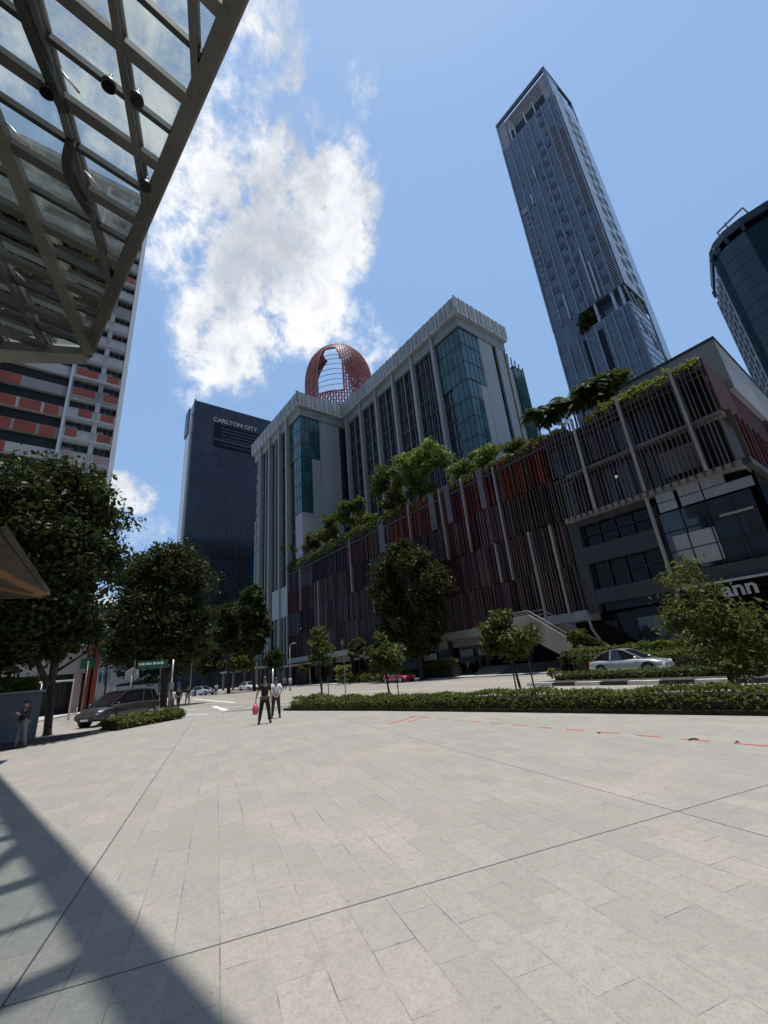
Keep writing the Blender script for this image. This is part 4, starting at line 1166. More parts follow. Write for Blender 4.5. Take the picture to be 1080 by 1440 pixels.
tree('broadleaf_tree', 'narrow dark tree with two-part crown, left of the pale hotel base', 'tree', (*at(322,960,D).xy,0),
     [pb(322,862,15,D),pb(318,885,16,D),pb(324,905,14,D)], 3500, .38, 'leaf_dark', 3, .3, None, 5, 1.0)
D = 80
tree('broadleaf_tree', 'taller dark tree close against the hotel base wall', 'tree', (*at(358,960,D).xy,0),
     [pb(357,838,17,D),pb(352,862,20,D),pb(360,885,20,D),pb(355,905,17,D)], 4500, .38, 'leaf_dark', 4, .3, None, 5, 1.0)
def pbY(px, py, r, Y, sq=.85):
    p = onY(px, py, Y); rr = r/600*p.length*.95
    return (p.x, p.y, p.z, rr, rr*.8, rr*sq)
YT = 35.6
tree('broadleaf_tree', 'large spreading dark tree right against the fin screen of the mall', 'tree', (onY(592,940,YT).x,YT,.1),
     [pbY(562,780,25,YT),pbY(542,806,26,YT),pbY(585,796,28,YT),pbY(610,815,24,YT),pbY(550,842,30,YT),pbY(598,842,28,YT),pbY(535,832,20,YT),pbY(575,872,30,YT),pbY(626,824,14,YT),pbY(604,892,22,YT),pbY(553,885,24,YT),pbY(585,905,24,YT),pbY(615,860,14,YT)],
     24000, .20, 'leaf_dark', 5, .30, None, 8, 1.0, shell=.35)
# background trees on the street end
BG = [(285,905,16,110,'light feathery tree at the street end in front of the navy tower podium'),(300,925,18,100,'low spreading tree at the street end between crossing and navy tower'),(268,925,14,120,'dim rounded tree far down the street beside the dense street tree'),
      (340,925,15,95,'bushy tree low between the two dark trees by the hotel'),(385,925,10,78,'small tree in front of the hotel entrance canopy'),(150,915,14,95,'small grey-green tree beyond the covered walkway'),(305,890,13,125,'tall slim tree silhouetted before the pale podium fins')]
for i, (px, py, r, d, lab) in enumerate(BG):
    tree('street_tree', lab, 'tree', (*at(px, 960, d).xy, 0), [pb(px,py,r,d),pb(px-r*.5,py+r*.6,r*.75,d),pb(px+r*.6,py+r*.5,r*.7,d)], 1500, .4, ['leaf_mid','leaf_dark','leaf_olive'][i%3], 20+i, .22, None, 4, 1.0, 'trees at the street end')
# young staked trees on the verge
def young(px, py_top, py_bot, rpx, Y, label, seed, mat='leaf_mid', n=1800, leaf=.13, tr=.05, off=0, stakes=True, lean=0):
    top = onY(px, py_top, Y); bx = top.x+lean
    base = Vector((bx, Y, .1)); c = onY(px, (py_top*.45+py_bot*.55), Y); d = c.length
    rr = rpx/600*d
    hz_ = (onY(px, py_top, Y).z-onY(px, py_bot, Y).z)/2
    zc = c.z
    rg = random.Random(seed)
    bl = [(c.x, Y, zc+hz_*.1, rr*.55, rr*.55, hz_*.6), (c.x-rr*.6, Y+.1, zc-hz_*.35, rr*.42, rr*.42, hz_*.3), (c.x+rr*.65, Y-.1, zc-hz_*.1, rr*.38, rr*.38, hz_*.3), (c.x+rg.uniform(-.25,.25), Y, zc+hz_*.75, rr*.3, rr*.3, hz_*.3), (c.x-rr*.4, Y-.1, zc+hz_*.3, rr*.35, rr*.35, hz_*.3), (c.x+rr*.35, Y+.1, zc-hz_*.6, rr*.35, rr*.35, hz_*.22)]
    t = tree('young_tree', label, 'tree', base, bl, n, leaf, mat, seed, tr, (c.x, Y, zc+hz_*.4), 6, .36, 'young staked trees on the verge', 'bark', shell=.1, per=20)
    if stakes:
        for s in (-1, 1):
            MB().tube([(bx+s*.42, Y+.25, .1), (bx+s*.40, Y+.2, 1.45)], .03, 6).build('stake', 'bark_pale', t)
        MB().tube([(bx-.42, Y+.25, 1.2), (bx+.42, Y+.25, 1.2)], .018, 5).build('tie', 'bark_pale', t)
    return t
young(450,878,940,21,14.3,'slim young tree left of the round traffic sign, thin pale crown',31,n=1500)
young(541,888,948,28,14.4,'young tree with loose round crown in front of the red car',32,n=2000)
young(709,855,930,38,14.6,'young round-crowned staked tree before the concrete stair',33,n=2800,leaf=.12,lean=.12)
# big young tree on the right, slender drooping leaves
t = tree('young_tree', 'largest young tree at far right with drooping narrow leaves, hiding part of the shop sign', 'tree', (*onZ(1038,985).xy,.1),
     [pb(963,818,22,15.2),pb(985,858,36,15),pb(1022,872,34,15.2),pb(955,862,22,15),pb(1050,900,28,15),pb(1000,905,34,14.8),pb(960,798,12,15.2),pb(1035,930,20,14.6),pb(1072,918,16,15),pb(940,880,12,15)],
     4600, .058, 'leaf_olive', 34, .075, at(985,840,15), 9, .38, 'young staked trees on the verge', 'bark', shell=.15, per=24)
# shrubs and bushes
def bush(label, px, py, rpx, Y, mat, n, leaf, seed, sq=.8, clump=.3, group=None, name='bush'):
    c = onY(px, py, Y); d = c.length; rr = rpx/600*d
    t = thing(name, label, 'bush', (c.x, Y, max(0,c.z-rr)), 0, group)
    rg = random.Random(seed)
    bl = [(c.x,Y,c.z,rr*.8,rr*.8,rr*sq)]+[(c.x+rg.uniform(-.6,.6)*rr, Y+rg.uniform(-.4,.4)*rr, c.z+rg.uniform(-.3,.25)*rr, rr*.5, rr*.5, rr*.4) for _ in range(4)]
    leaf_mesh('foliage', bl, n, leaf, mat, t, seed, clump=clump, shell=.3, per=30)
    st = MB(); b0 = Vector((c.x, Y, max(.0, c.z-rr*1.3)))
    for k in range(5): st.tube([b0, b0+Vector((rg.uniform(-.5,.5)*rr, rg.uniform(-.4,.4)*rr, rr*1.2))], [.04,.015], 5)
    st.build('stems', 'bark', t)
    return t
bush('yellow-green bush on the island left of the red car',482,944,14,34.5,'leaf_yellow',900,.22,40)
bush('round clipped bush at the foot of the concrete stair',815,897,18,35.5,'leaf_mid',1500,.16,41)
bush('low dark bush beside the round clipped bush, near the portal frame',838,906,12,36,'leaf_dark',700,.16,42)
bush('leafy bush left of the stair under the mall fins',745,893,17,36,'leaf_mid',1300,.2,43)
bush('tall loose bush behind the slim young tree, against the mall',505,912,19,37.5,'leaf_mid',1300,.25,44)
bush('grey-green bush between the slim young tree and the hotel porch',432,938,12,37,'leaf_olive',700,.25,45)
bush('wide bush behind the yellow-green bush, under the mall fins',528,925,20,37.8,'leaf_dark',1300,.25,46)
bush('dark shrub at the near end of the island hedge, left of the silver car',803,932,14,25.2,'leaf_dark',900,.10,47)
bush('small flowering shrub on the island kerb end',775,945,6,24.5,'leaf_olive',250,.08,48)
# hedges: box of leaves with a twiggy core
def hedge(label, path, wd, h, n, leaf, mat, seed, z0=.1, top_noise=.1, name='hedge', flat=False):
    p0 = path[0]; t = thing(name, label, 'hedge', (p0[0], p0[1], 0))
    rg = np.random.default_rng(seed)
    P = np.array(path, float); seg = np.linalg.norm(np.diff(P, axis=0), axis=1); cum = np.concatenate([[0], np.cumsum(seg)])
    s = rg.random(n)*cum[-1]; i = np.clip(np.searchsorted(cum, s)-1, 0, len(seg)-1); f = (s-cum[i])/seg[i]
    c = P[i]+(P[i+1]-P[i])*f[:,None]; d = (P[i+1]-P[i])/seg[i][:,None]; nn = np.stack([-d[:,1], d[:,0]], 1)
    u = rg.random(n); face = rg.random(n)
    a = np.where(face < .5, rg.uniform(-.5,.5,n), np.sign(rg.random(n)-.5)*.5)
    # gently uneven outline along its length
    wob = np.interp(s, np.linspace(0, cum[-1], 60), rg.normal(0, top_noise, 60))
    hh = h*(1+wob*.6)
    z = np.where(face < .5, hh, hh*rg.random(n)**.8)+rg.normal(0, leaf*.5, n)
    bulge = 1-.35*np.clip((z/h-.6)/.4, 0, 1)
    pos = np.stack([c[:,0]+nn[:,0]*a*wd*bulge, c[:,1]+nn[:,1]*a*wd*bulge, z0+np.maximum(.02,z)], 1)+rg.normal(0, leaf*.45, (n,3))
    nor = rg.normal(size=(n,3)); nor[:,2] = np.abs(nor[:,2])+.35; nor /= np.linalg.norm(nor, axis=1)[:,None]
    ax = np.cross(nor, rg.normal(size=(n,3))); ax /= np.linalg.norm(ax, axis=1)[:,None]; bx = np.cross(nor, ax)
    sz = leaf*(.6+.8*rg.random(n))[:,None]
    v = np.stack([pos-ax*sz, pos-bx*sz*.5, pos+ax*sz-nor*sz*.2, pos+bx*sz*.5], 1).reshape(-1,3)-np.array(t.location)
    me = bpy.data.meshes.new('foliage'); me.vertices.add(4*n); me.loops.add(4*n); me.polygons.add(n)
    me.vertices.foreach_set('co', v.astype(np.float32).ravel()); me.loops.foreach_set('vertex_index', np.arange(4*n, dtype=np.int32))
    me.polygons.foreach_set('loop_start', np.arange(0,4*n,4,dtype=np.int32)); me.polygons.foreach_set('loop_total', np.full(n,4,dtype=np.int32))
    me.update(); me.validate(); me.materials.append(MATS[mat])
    o = bpy.data.objects.new('foliage', me); COL.objects.link(o); o.parent = t
    m = MB()
    for a_, b_ in zip(path[:-1], path[1:]):
        m.beam((a_[0],a_[1],z0+h*.36),(b_[0],b_[1],z0+h*.36), wd*.72, h*.72)
    m.build('inner_twigs', 'fin_black' if not flat else 'soil', t)
    return t
hedge('long low hedge along the plaza edge between paving and road', [(-23.0,11.15),(-16,12.05),(-9,12.7),(-3,13.1),(12,13.4)], 1.1, .44, 30000, .052, 'leaf_hedge', 60, top_noise=.24)
hedge('clipped hedge on the island right in front of the silver car', [(-15.6,24.4),(-4,23.2),(12,21.8)], 1.0, .36, 6500, .075, 'leaf_mid', 61, z0=.14, top_noise=.12)
hedge('tall trimmed hedge behind the silver car roof', [(-20.6,33.9),(-11.4,33.2)], 1.5, 1.55, 5000, .11, 'leaf_hedge', 62, top_noise=.06)
hedge('lower trimmed hedge behind the silver car running off to the right', [(-17,31.6),(4,30.2)], 1.2, .95, 6500, .10, 'leaf_hedge', 63, top_noise=.08)
hedge('short box hedge by the pavement right of the red car', [(-41.6,37.2),(-36.4,37.0)], 1.6, 1.75, 2200, .16, 'leaf_mid', 64, top_noise=.04)
hedge('row of low planting along the far kerb behind the red car', [(-62,37.4),(-44,36.6)], 1.4, .9, 2600, .18, 'leaf_olive', 65, top_noise=.2)
hedge('low scruffy planting strip along the plaza edge in front of the van', [(-25.5,2.75),(-26.7,4.2),(-28.3,6.35)], 1.0, .34, 3200, .10, 'leaf_olive', 66, top_noise=.25, name='planting_strip')
hedge('bright hedge topping the grey planter wall at the left edge', [(-26.8,-4.5),(-27.0,-.15)], 1.3, .55, 2600, .11, 'leaf_bright', 67, z0=2.0, top_noise=.15)
hedge('far dark planting by the street crossing near the white cars', [(-100,47),(-80,42.5)], 1.4, .8, 1800, .25, 'leaf_dark', 68, top_noise=.2)
struct('planting_bed', MB().prism([(-22.6,-3.5),(-23.3,.4),(-24.9,2.4),(-28.2,6.6),(-28.9,6.2),(-27.3,3.0),(-26.3,-.2),(-26,-3.5)], 0, .06), 'soil')
pw = thing('planter_wall', 'grey blue planter wall behind the standing person at the left edge', 'planter', (-27,-2.4,0))
MB().box(-27.9,-26.1,-6,.1,0,2.0).build('wall', 'planter_blue', pw); MB().box(-28.0,-26.0,-6.1,.2,2.0,2.08).build('coping', 'steel_grey', pw)
struct('side_pavement', MB().prism([(-36,-14),(-40,-2),(-58,3.6),(-58,-14)], -.01, .10), 'footpath_concrete')

# rooftop garden on the mall
def roof_z(x): return 22.95
def roofplant(kind, label, px, py, rpx, mat, n, leaf, seed, Y=42.6, squash=.8):
    c = onY(px, py, Y); rr = rpx/600*c.length*1.15
    t = thing(kind, label, 'tree' if 'tree' in kind else 'shrub', (c.x, Y, 22.9), 0, 'plants on the mall roof garden')
    rg = random.Random(seed)
    bl = [(c.x,Y,c.z,rr*.5,rr*.45,rr*squash*.5)]+[(c.x+rg.uniform(-.95,.95)*rr, Y+rg.uniform(-.4,.4)*rr, c.z+rg.uniform(-.7,.5)*rr*squash, rr*.34, rr*.3, rr*.26) for _ in range(7)]
    m = limb_set((c.x, Y, 22.9), (c.x+.1, Y, max(23.4, c.z)), .09, 4, rr*.6, seed); m.build('trunk', 'bark_pale', t)
    leaf_mesh('foliage', bl, int(n*1.8), leaf, mat, t, seed, clump=.75, shell=.1, per=20)
RP = [('roof_shrub','trailing yellow-green shrub at the left end of the mall roof',416,774,14,'leaf_yellow',700,.34),
      ('roof_shrub','low olive shrub second along from the left end of the mall roof',440,757,14,'leaf_olive',700,.34),
      ('roof_shrub','spreading grey-green shrub before the pale side wall of the hotel wing',465,744,18,'leaf_olive',1000,.32),
      ('roof_tree','feathery roof tree at the foot of the hotel recess',497,713,18,'leaf_mid',1000,.30),
      ('roof_shrub','yellowish roof shrub under the feathery roof tree',508,733,14,'leaf_yellow',700,.30),
      ('roof_tree','tall thin roof tree with sparse crown before the hotel pilasters',535,672,20,'leaf_mid',1000,.28),
      ('roof_tree','sparse roof tree right next to the tall thin one',557,693,17,'leaf_olive',900,.28),
      ('roof_tree','biggest bright green roof tree, mid facade of the hotel',596,650,36,'leaf_bright',2800,.28),
      ('roof_shrub','dark shrub below the biggest bright roof tree',592,686,16,'leaf_mid',700,.25),
      ('roof_tree','small bright roof tree at the foot of the teal hotel corner',682,640,15,'leaf_bright',800,.25),
      ('roof_shrub','low bright shrubs left of the small bright roof tree',648,660,14,'leaf_bright',700,.25),
      ('roof_shrub','creeping shrub on the parapet right of the hotel side wall',722,628,10,'leaf_olive',400,.22),
      ('roof_tree','dark bulky roof tree behind the palms in front of the skyscraper foot',826,552,17,'leaf_dark',1300,.2),
      ('roof_tree','second dense roof tree, just left of the plant room',858,540,15,'leaf_mid',900,.22)]
for i, (k, lab, px, py, r, mt, n, lf) in enumerate(RP): roofplant(k, lab, px, py, r*(1.35 if px < 570 else 1.1), mt, int(n*(1.5 if px < 570 else 1.1)), lf, 80+i)
# climbers along the parapet
tv = hedge('yellow-green climbers trailing along the mall parapet by the plant room', [(-16.5,40.6),(-6.6,40.6)], 1.2, 1.0, 3200, .16, 'leaf_yellow', 120, z0=22.9, top_noise=.5, name='climbers')
tv = hedge('low green creepers lining the left part of the mall parapet', [(-86.5,40.6),(-46,40.7)], 1.6, 1.5, 6000, .24, 'leaf_mid', 121, z0=23.3, top_noise=.4, name='climbers')
tv = hedge('thin creepers on the mall parapet between the roof trees and the palm', [(-45,40.7),(-19,40.7)], 1.2, .9, 2600, .2, 'leaf_olive', 122, z0=23.2, top_noise=.5, name='climbers')
def palm(label, base, h, fr, nf, seed, group='plants on the mall roof garden'):
    t = thing('palm', label, 'palm', base, 0, group)
    rg = random.Random(seed); b = Vector(base); top = b+Vector((.2,0,h))
    MB().tube([b, b.lerp(top,.5)+Vector((.1,0,0)), top], [.16,.12,.10], 8).build('trunk', 'bark_pale', t)
    m = MB()
    for i in range(nf):
        a = 2*math.pi*i/nf+rg.uniform(-.2,.2); el = rg.uniform(.2,1.2); pts = []
        for k in range(7):
            u = k/6; rad = fr*u*math.cos(el*.5)*(1-.1*u); z = fr*(math.sin(el)*u-.75*u*u)
            pts.append(top+Vector((math.cos(a)*rad, math.sin(a)*rad, z)))
        for k in range(6):
            p, q = pts[k], pts[k+1]; d = (q-p).normalized(); s = d.cross(Vector((0,0,1))).normalized()
            for j in range(4):
                o = p.lerp(q, j/4); ln = fr*.26*(1-abs(k/6-.4))
                for sg in (-1,1):
                    e = o+s*sg*ln+d*ln*.5-Vector((0,0,ln*.45)); m.add([o, o+d*.14, e], [(0,1,2)])
    m.build('fronds', 'leaf_palm', t); return t
p = onY(800,566,44); palm('palm with arching fronds against the sky beside the skyscraper', (p.x,44,22.9), p.z-22.9, 3.0, 14, 5)
p = onY(815,572,43); palm('shorter palm in front of the skyscraper foot', (p.x,43,22.9), p.z-22.9, 2.4, 13, 6)
for px, py, h_, fr, sd, lab in ((752,588,0,1.9,11,'dark fan-topped palm standing alone against blue sky, left of the roof palms'),(783,580,0,1.8,12,'dark shaggy palm below the arching palm'),(832,552,0,2.3,13,'dense spiky palm in front of the skyscraper foot'),(845,560,0,1.7,14,'low spiky palm just left of the plant room'),(768,596,0,1.1,15,'tiny palm low on the parapet between the two dark palms')):
    p = onY(px, py, 42.4); palm(lab, (p.x,42.4,22.9), max(1.0, p.z-22.9+.35), fr*1.15, 34, sd)
# sky terrace tree on the skyscraper
p = onY(827,452,142.2)
tt = thing('terrace_tree', 'dark tree growing on the sky terrace of the skyscraper', 'tree', (p.x,142.2,111.6))
limb_set((p.x,142.4,111.6),(p.x,142.4,p.z),.3,4,2.5,7).build('trunk','bark',tt)
leaf_mesh('crown', [(p.x,142,p.z,3.6,2.6,3.4),(p.x-1.6,141.6,p.z-2.5,2,2,2)], 1500, .55, 'leaf_dark', tt, 77, clump=1.2, shell=.2)

# ================================================================== VEHICLES
def car(name, label, loc, rz, Lc, Wc, prof, cab, paint, group=None, cat='car', wheel_r=.33, wx=(.19,.81), handles=True):
    """prof: list of (x, z_bottom, z_belt, halfwidth); cab: dict of greenhouse points; x runs rear(0) -> front(L)"""
    t = thing(name, label, cat, loc, rz, group)
    m = MB(); rings = []
    for (x, zs, zb, hw) in prof:
        x -= Lc/2
        half = [(0,zs),(hw*.86,zs),(hw*.97,zs+.10),(hw,zs+(zb-zs)*.45),(hw*.985,zb-(zb-zs)*.22),(hw*.93,zb-.02),(hw*.80,zb+.015),(0,zb+.04)]
        ring = [(x, y, z) for y, z in half]+[(x, -y, z) for y, z in half[-2:0:-1]]
        rings.append(ring)
    n = len(rings[0]); vs = [v for r in rings for v in r]; fs = []
    for i in range(len(rings)-1):
        for k in range(n): fs.append((i*n+k, (i+1)*n+k, (i+1)*n+(k+1)%n, i*n+(k+1)%n))
    m.add(vs, fs, 0, True); m.add(rings[0], [tuple(range(n))], 0, True); m.add(rings[-1], [tuple(range(n))[::-1]], 0, True)
    body = m.build('body', paint, t, world=False)
    md = body.modifiers.new('s', 'SUBSURF'); md.levels = 1; md.render_levels = 2
    # greenhouse
    zb = cab['zb']; zr = cab['zr']; bw = Wc/2*.92; rw = Wc/2*.74
    B0, B1, R0, R1 = cab['b0']-Lc/2, cab['b1']-Lc/2, cab['r0']-Lc/2, cab['r1']-Lc/2
    mid = cab.get('peak', (R0+R1)/2+0.0); zp = cab.get('zp', zr+.03)
    g = MB()
    bot = [(B0,-bw*.9,zb),(B0,bw*.9,zb),(B1,bw*.9,zb),(B1,-bw*.9,zb)]
    bs = [(B0,zb,bw*.86),((B0*.6+B1*.4),zb,bw),((B0*.35+B1*.65),zb,bw),(B1,zb,bw*.84)]
    rs = [(R0,zr-.02,rw*.9),((R0*.6+R1*.4),zp,rw),((R0*.3+R1*.7),zp,rw),(R1,zr-.02,rw*.92)]
    vs = []
    for (x,z,wv) in bs: vs += [(x,-wv,z),(x,wv,z)]
    for (x,z,wv) in rs: vs += [(x,-wv,z),(x,wv,z)]
    fs = []
    for i in range(3):
        fs += [(2*i,2*i+2,8+2*i+2,8+2*i),(2*i+3,2*i+1,8+2*i+1,8+2*i+3)]
    fs += [(1,0,8,9),(6,7,15,14)]
    for i in range(3): fs.append((8+2*i,8+2*i+2,8+2*i+3,8+2*i+1))
    g.add(vs, fs); gl = g.build('glazing', 'car_glass', t, world=False)
    r = MB()      # roof skin and pillars
    rv = []
    for (x,z,wv) in rs: rv += [(x,-wv*1.02,z),(x,-wv*.6,z+.045),(x,wv*.6,z+.045),(x,wv*1.02,z)]
    rf = []
    for i in range(3):
        for k in range(3): rf.append((4*i+k,4*i+4+k,4*i+5+k,4*i+1+k))
    r.add(rv, rf, 0, True); 
    for s in (-1,1):
        def P(i, arr): x, z, wv = arr[i]; return Vector((x, s*wv*1.01, z))
        r.beam(P(0,bs),P(0,rs),.13,.05); r.beam(P(3,bs),P(3,rs),.07,.05); r.beam(P(1,bs),P(1,rs),.07,.04)
        if cab.get('dpillar'): r.beam(P(0,bs).lerp(P(1,bs),.35),P(0,rs).lerp(P(1,rs),.3),.10,.04)
        for i in range(3): r.beam(P(i,rs)+Vector((0,0,.0)),P(i+1,rs),.06,.06); 
    r.build('roof', paint, t, world=False)
    for s in (-1,1):
        tr = MB(); arr = [Vector((x, s*wv*1.015, z+.01)) for x, z, wv in bs]
        for a, b_ in zip(arr[:-1], arr[1:]): tr.beam(a, b_, .025, .035)
        tr.build('window_trim', 'chrome', t, world=False)
        MB().ell((B1-.28, s*(bw+.10), zb+.08), (.10,.10,.075)).build('mirror', paint, t, world=False)
        for k, fx in enumerate(wx):
            x = Lc*fx-Lc/2; y = s*(Wc/2-.10)
            a = MB(); a.tube([(x,y-s*.12,wheel_r+.0),(x,y+s*.088,wheel_r+.0)], wheel_r+.07, 24); a.build('wheel_arch', 'tyre', t, world=False)
            wo = MB(); wo.tube([(x,y-s*.1,wheel_r),(x,y+s*.10,wheel_r)], wheel_r, 24); wh = wo.build('wheel', 'tyre', t, world=False)
            ri = MB(); ri.tube([(x,y+s*.10,wheel_r),(x,y+s*.112,wheel_r)], wheel_r*.3, 12)
            for q in range(5):
                an = 2*math.pi*q/5; ri.beam((x,y+s*.106,wheel_r),(x+math.cos(an)*wheel_r*.66,y+s*.106,wheel_r+math.sin(an)*wheel_r*.66),.07,.02, up=(0,1,0))
            ri.tube([(x,y+s*.098,wheel_r),(x,y+s*.107,wheel_r)], wheel_r*.68, 20)
            rr = ri.build('rim', 'rim', t, world=False); rr.parent = wh
        hx, hw, hz_ = cab['hl']; MB().ell((hx-Lc/2, s*hw, hz_), (.20,.13,.075)).build('headlight', 'lamp_clear', t, world=False)
        hx, hw, hz_ = cab['tl']; MB().ell((hx-Lc/2, s*hw, hz_), (.10,.15,.08)).build('tail_light', 'lamp_red', t, world=False)
        for hx in cab.get('handles', ()): MB().box(hx-Lc/2, hx-Lc/2+.18, s*(Wc/2-.012), s*(Wc/2+.015), zb-.16, zb-.13).build('door_handle', paint, t, world=False)
    gx = cab['grille']
    MB().box(Lc/2-.06+gx, Lc/2+.0+gx, -.5, .5, .32, .52).build('grille', 'steel_black', t, world=False)
    MB().box(Lc/2+.001+gx, Lc/2+.02+gx, -.24, .24, .34, .44).build('number_plate', 'sign_white', t, world=False)
    return t
SUV = [(0,.42,.80,.72),(.12,.30,.92,.86),(.6,.24,.98,.91),(1.5,.22,.97,.93),(2.6,.22,.95,.93),(3.3,.22,.92,.92),(3.9,.24,.86,.90),(4.25,.30,.74,.82),(4.38,.36,.62,.66)]
car('parked_car', 'silver crossover car with sloping rear roof driving behind the island hedge', (-13.1,28.2,0), 0, 4.4, 1.85, SUV,
    dict(zb=.94, zr=1.46, zp=1.53, b0=.25, b1=3.30, r0=1.05, r1=2.35, hl=(4.12,.66,.72), tl=(.10,.66,.86), grille=-.03, handles=(1.5,2.4)), 'paint_silver', wheel_r=.35)
COUPE = [(0,.40,.74,.70),(.15,.28,.86,.86),(.8,.22,.90,.92),(1.8,.20,.86,.92),(2.8,.20,.84,.92),(3.4,.22,.78,.90),(4.0,.24,.68,.84),(4.3,.32,.56,.66)]
car('parked_car', 'low red hatchback car passing on the far side of the road', (-41.9,33.2,0), 0, 4.3, 1.82, COUPE,
    dict(zb=.85, zr=1.36, zp=1.42, b0=.2, b1=3.15, r0=.9, r1=2.15, hl=(4.05,.62,.62), tl=(.1,.62,.78), grille=-.03, handles=(1.7,)), 'paint_red')
MPV = [(0,.42,.92,.78),(.1,.30,1.02,.90),(.8,.24,1.04,.93),(2.0,.22,1.03,.94),(3.3,.22,1.01,.94),(4.0,.24,.97,.92),(4.55,.28,.86,.86),(4.85,.36,.66,.72)]
vd = Vector((.655,-.755,0)); vp = Vector((-31.35,4.55,0))+Vector((-.755,-.655,0))*.92
car('parked_van', 'dark bronze people carrier with chrome window trim parked at the left kerb', (vp.x,vp.y,.0), math.atan2(vd.y,vd.x), 4.9, 1.88, MPV,
    dict(zb=1.02, zr=1.70, zp=1.76, b0=.12, b1=3.95, r0=.5, r1=2.85, hl=(4.55,.68,.76), tl=(.08,.70,1.05), grille=-.02, handles=(2.0,3.0), dpillar=True), 'paint_bronze', cat='van', wheel_r=.34)
far = [('white saloon car waiting near the hotel porch', (350,949), 92, .2, 'paint_white'), ('pale car at the far crossing behind the walking pair', (287,947), 88, .5, 'paint_silver')]
for lab, (px,py), d, rz, pt in far:
    p = at(px,py,d)
    car('parked_car', lab, (p.x,p.y,0), rz, 4.4, 1.85, SUV, dict(zb=.94, zr=1.44, zp=1.48, b0=.3, b1=3.3, r0=1.0, r1=2.4, hl=(4.12,.66,.72), tl=(.10,.66,.86), grille=-.03), pt)
# parked motorcycles behind the van
def motorcycle(label, loc, rz, paint):
    t = thing('motorcycle', label, 'motorcycle', loc, rz, 'motorcycles parked behind the van')
    for x in (-.62,.62):
        wv = MB().tube([(x,-.05,.29),(x,.05,.29)], .29, 18).build('wheel', 'tyre', t, world=False)
        MB().tube([(x,-.055,.29),(x,.055,.29)], .17, 14).build('rim', 'rim', t, world=False).parent = wv
    MB().ell((.05,0,.62), (.42,.13,.17)).build('fuel_tank', paint, t, world=False)
    MB().ell((-.42,0,.74), (.36,.13,.07)).build('seat', 'tyre', t, world=False)
    MB().box(-.35,.3,-.14,.14,.28,.52).build('engine', 'steel_grey', t, world=False)
    MB().ell((.52,0,.82), (.14,.17,.2)).build('fairing', paint, t, world=False)
    MB().tube([(.62,0,.29),(.45,0,.95)], .035, 6).build('fork', 'steel_light', t, world=False)
    MB().tube([(.40,-.34,1.0),(.46,0,.96),(.40,.34,1.0)], .02, 6).build('handlebar', 'steel_black', t, world=False)
    for s in (-1,1): MB().ell((.42,s*.36,1.14), (.02,.07,.045)).build('mirror', 'steel_black', t, world=False)
    MB().box(-.95,-.6,-.2,.2,.78,1.12).build('top_box', paint, t, world=False)
    return t
for i, (px, d, pt, lab) in enumerate(((196,47,'paint_dark','dark motorcycle left of the row, nearest the hexagonal sign'),(205,48,'paint_white','white motorcycle, second in the row behind the van roof'),(214,49,'paint_dark','dark motorcycle in the middle of the row under the green sign'),(222,50,'paint_white','white motorcycle at the right of the row under the green sign'),(231,51,'paint_red','red motorcycle at the right end of the row next to the metal post'))):
    p = at(px, 962, d); motorcycle(lab, (p.x,p.y,0), -.6, pt)

# ================================================================== STREET FURNITURE
def sign(name, label, base, h, parts, cat='sign', r=.04, mat='steel_grey', group=None):
    t = thing(name, label, cat, base, 0, group)
    MB().tube([(0,0,0),(0,0,h)], r, 8).build('post', mat, t, world=False)
    return t
def face_cam(v): return Vector((-v[0],-v[1],0)).normalized()
# green street name sign on two posts
pA = at(238,1000,0.1+39); 
c0 = at(193,936,41); c1 = at(236,935,41)
t = thing('street_sign', 'long green street name sign on thin posts above the van roof', 'sign', (*c0.lerp(c1,.5).xy,0))
d = (c1-c0); d.z = 0; u = d.normalized(); fz = face_cam(c0)
zc = c0.z
mb = MB(); mb.beam((c0.x,c0.y,zc),(c1.x,c1.y,zc),.06,.62); mb.build('panel', 'sign_green', t)
mb = MB()
for k, ln in ((.05,.05),(.13,.10),(.26,.03),(.31,.10),(.43,.03),(.50,.10),(.63,.05),(.70,.04),(.76,.09)):
    a = c0+d*k+fz*.05; b = c0+d*(k+ln)+fz*.05; mb.beam((a.x,a.y,zc+.08),(b.x,b.y,zc+.08),.02,.16)
mb.build('lettering', 'sign_white', t)
for k in (-.08,.78):
    a = c0+d*k; MB().tube([(a.x,a.y,0),(a.x,a.y,zc+.45)], .05, 8).build('post', 'bark', t)
# pole near the plaza corner
b = onZ(238,1003); h = at(239.5,928,b.xy.length).z
t = thing('street_post', 'grey metal post standing at the plaza corner by the van rear', 'post', (b.x,b.y,0))
MB().tube([(0,0,0),(0,0,h*.42)], .14, 12).build('sleeve', 'bark_pale', t, world=False); MB().tube([(0,0,h*.42),(0,0,h)], .06, 10).build('pole', 'steel_light', t, world=False); MB().box(-.3,.3,-.1,.1,h*.44,h*.56).build('signal_box', 'steel_grey', t, world=False)
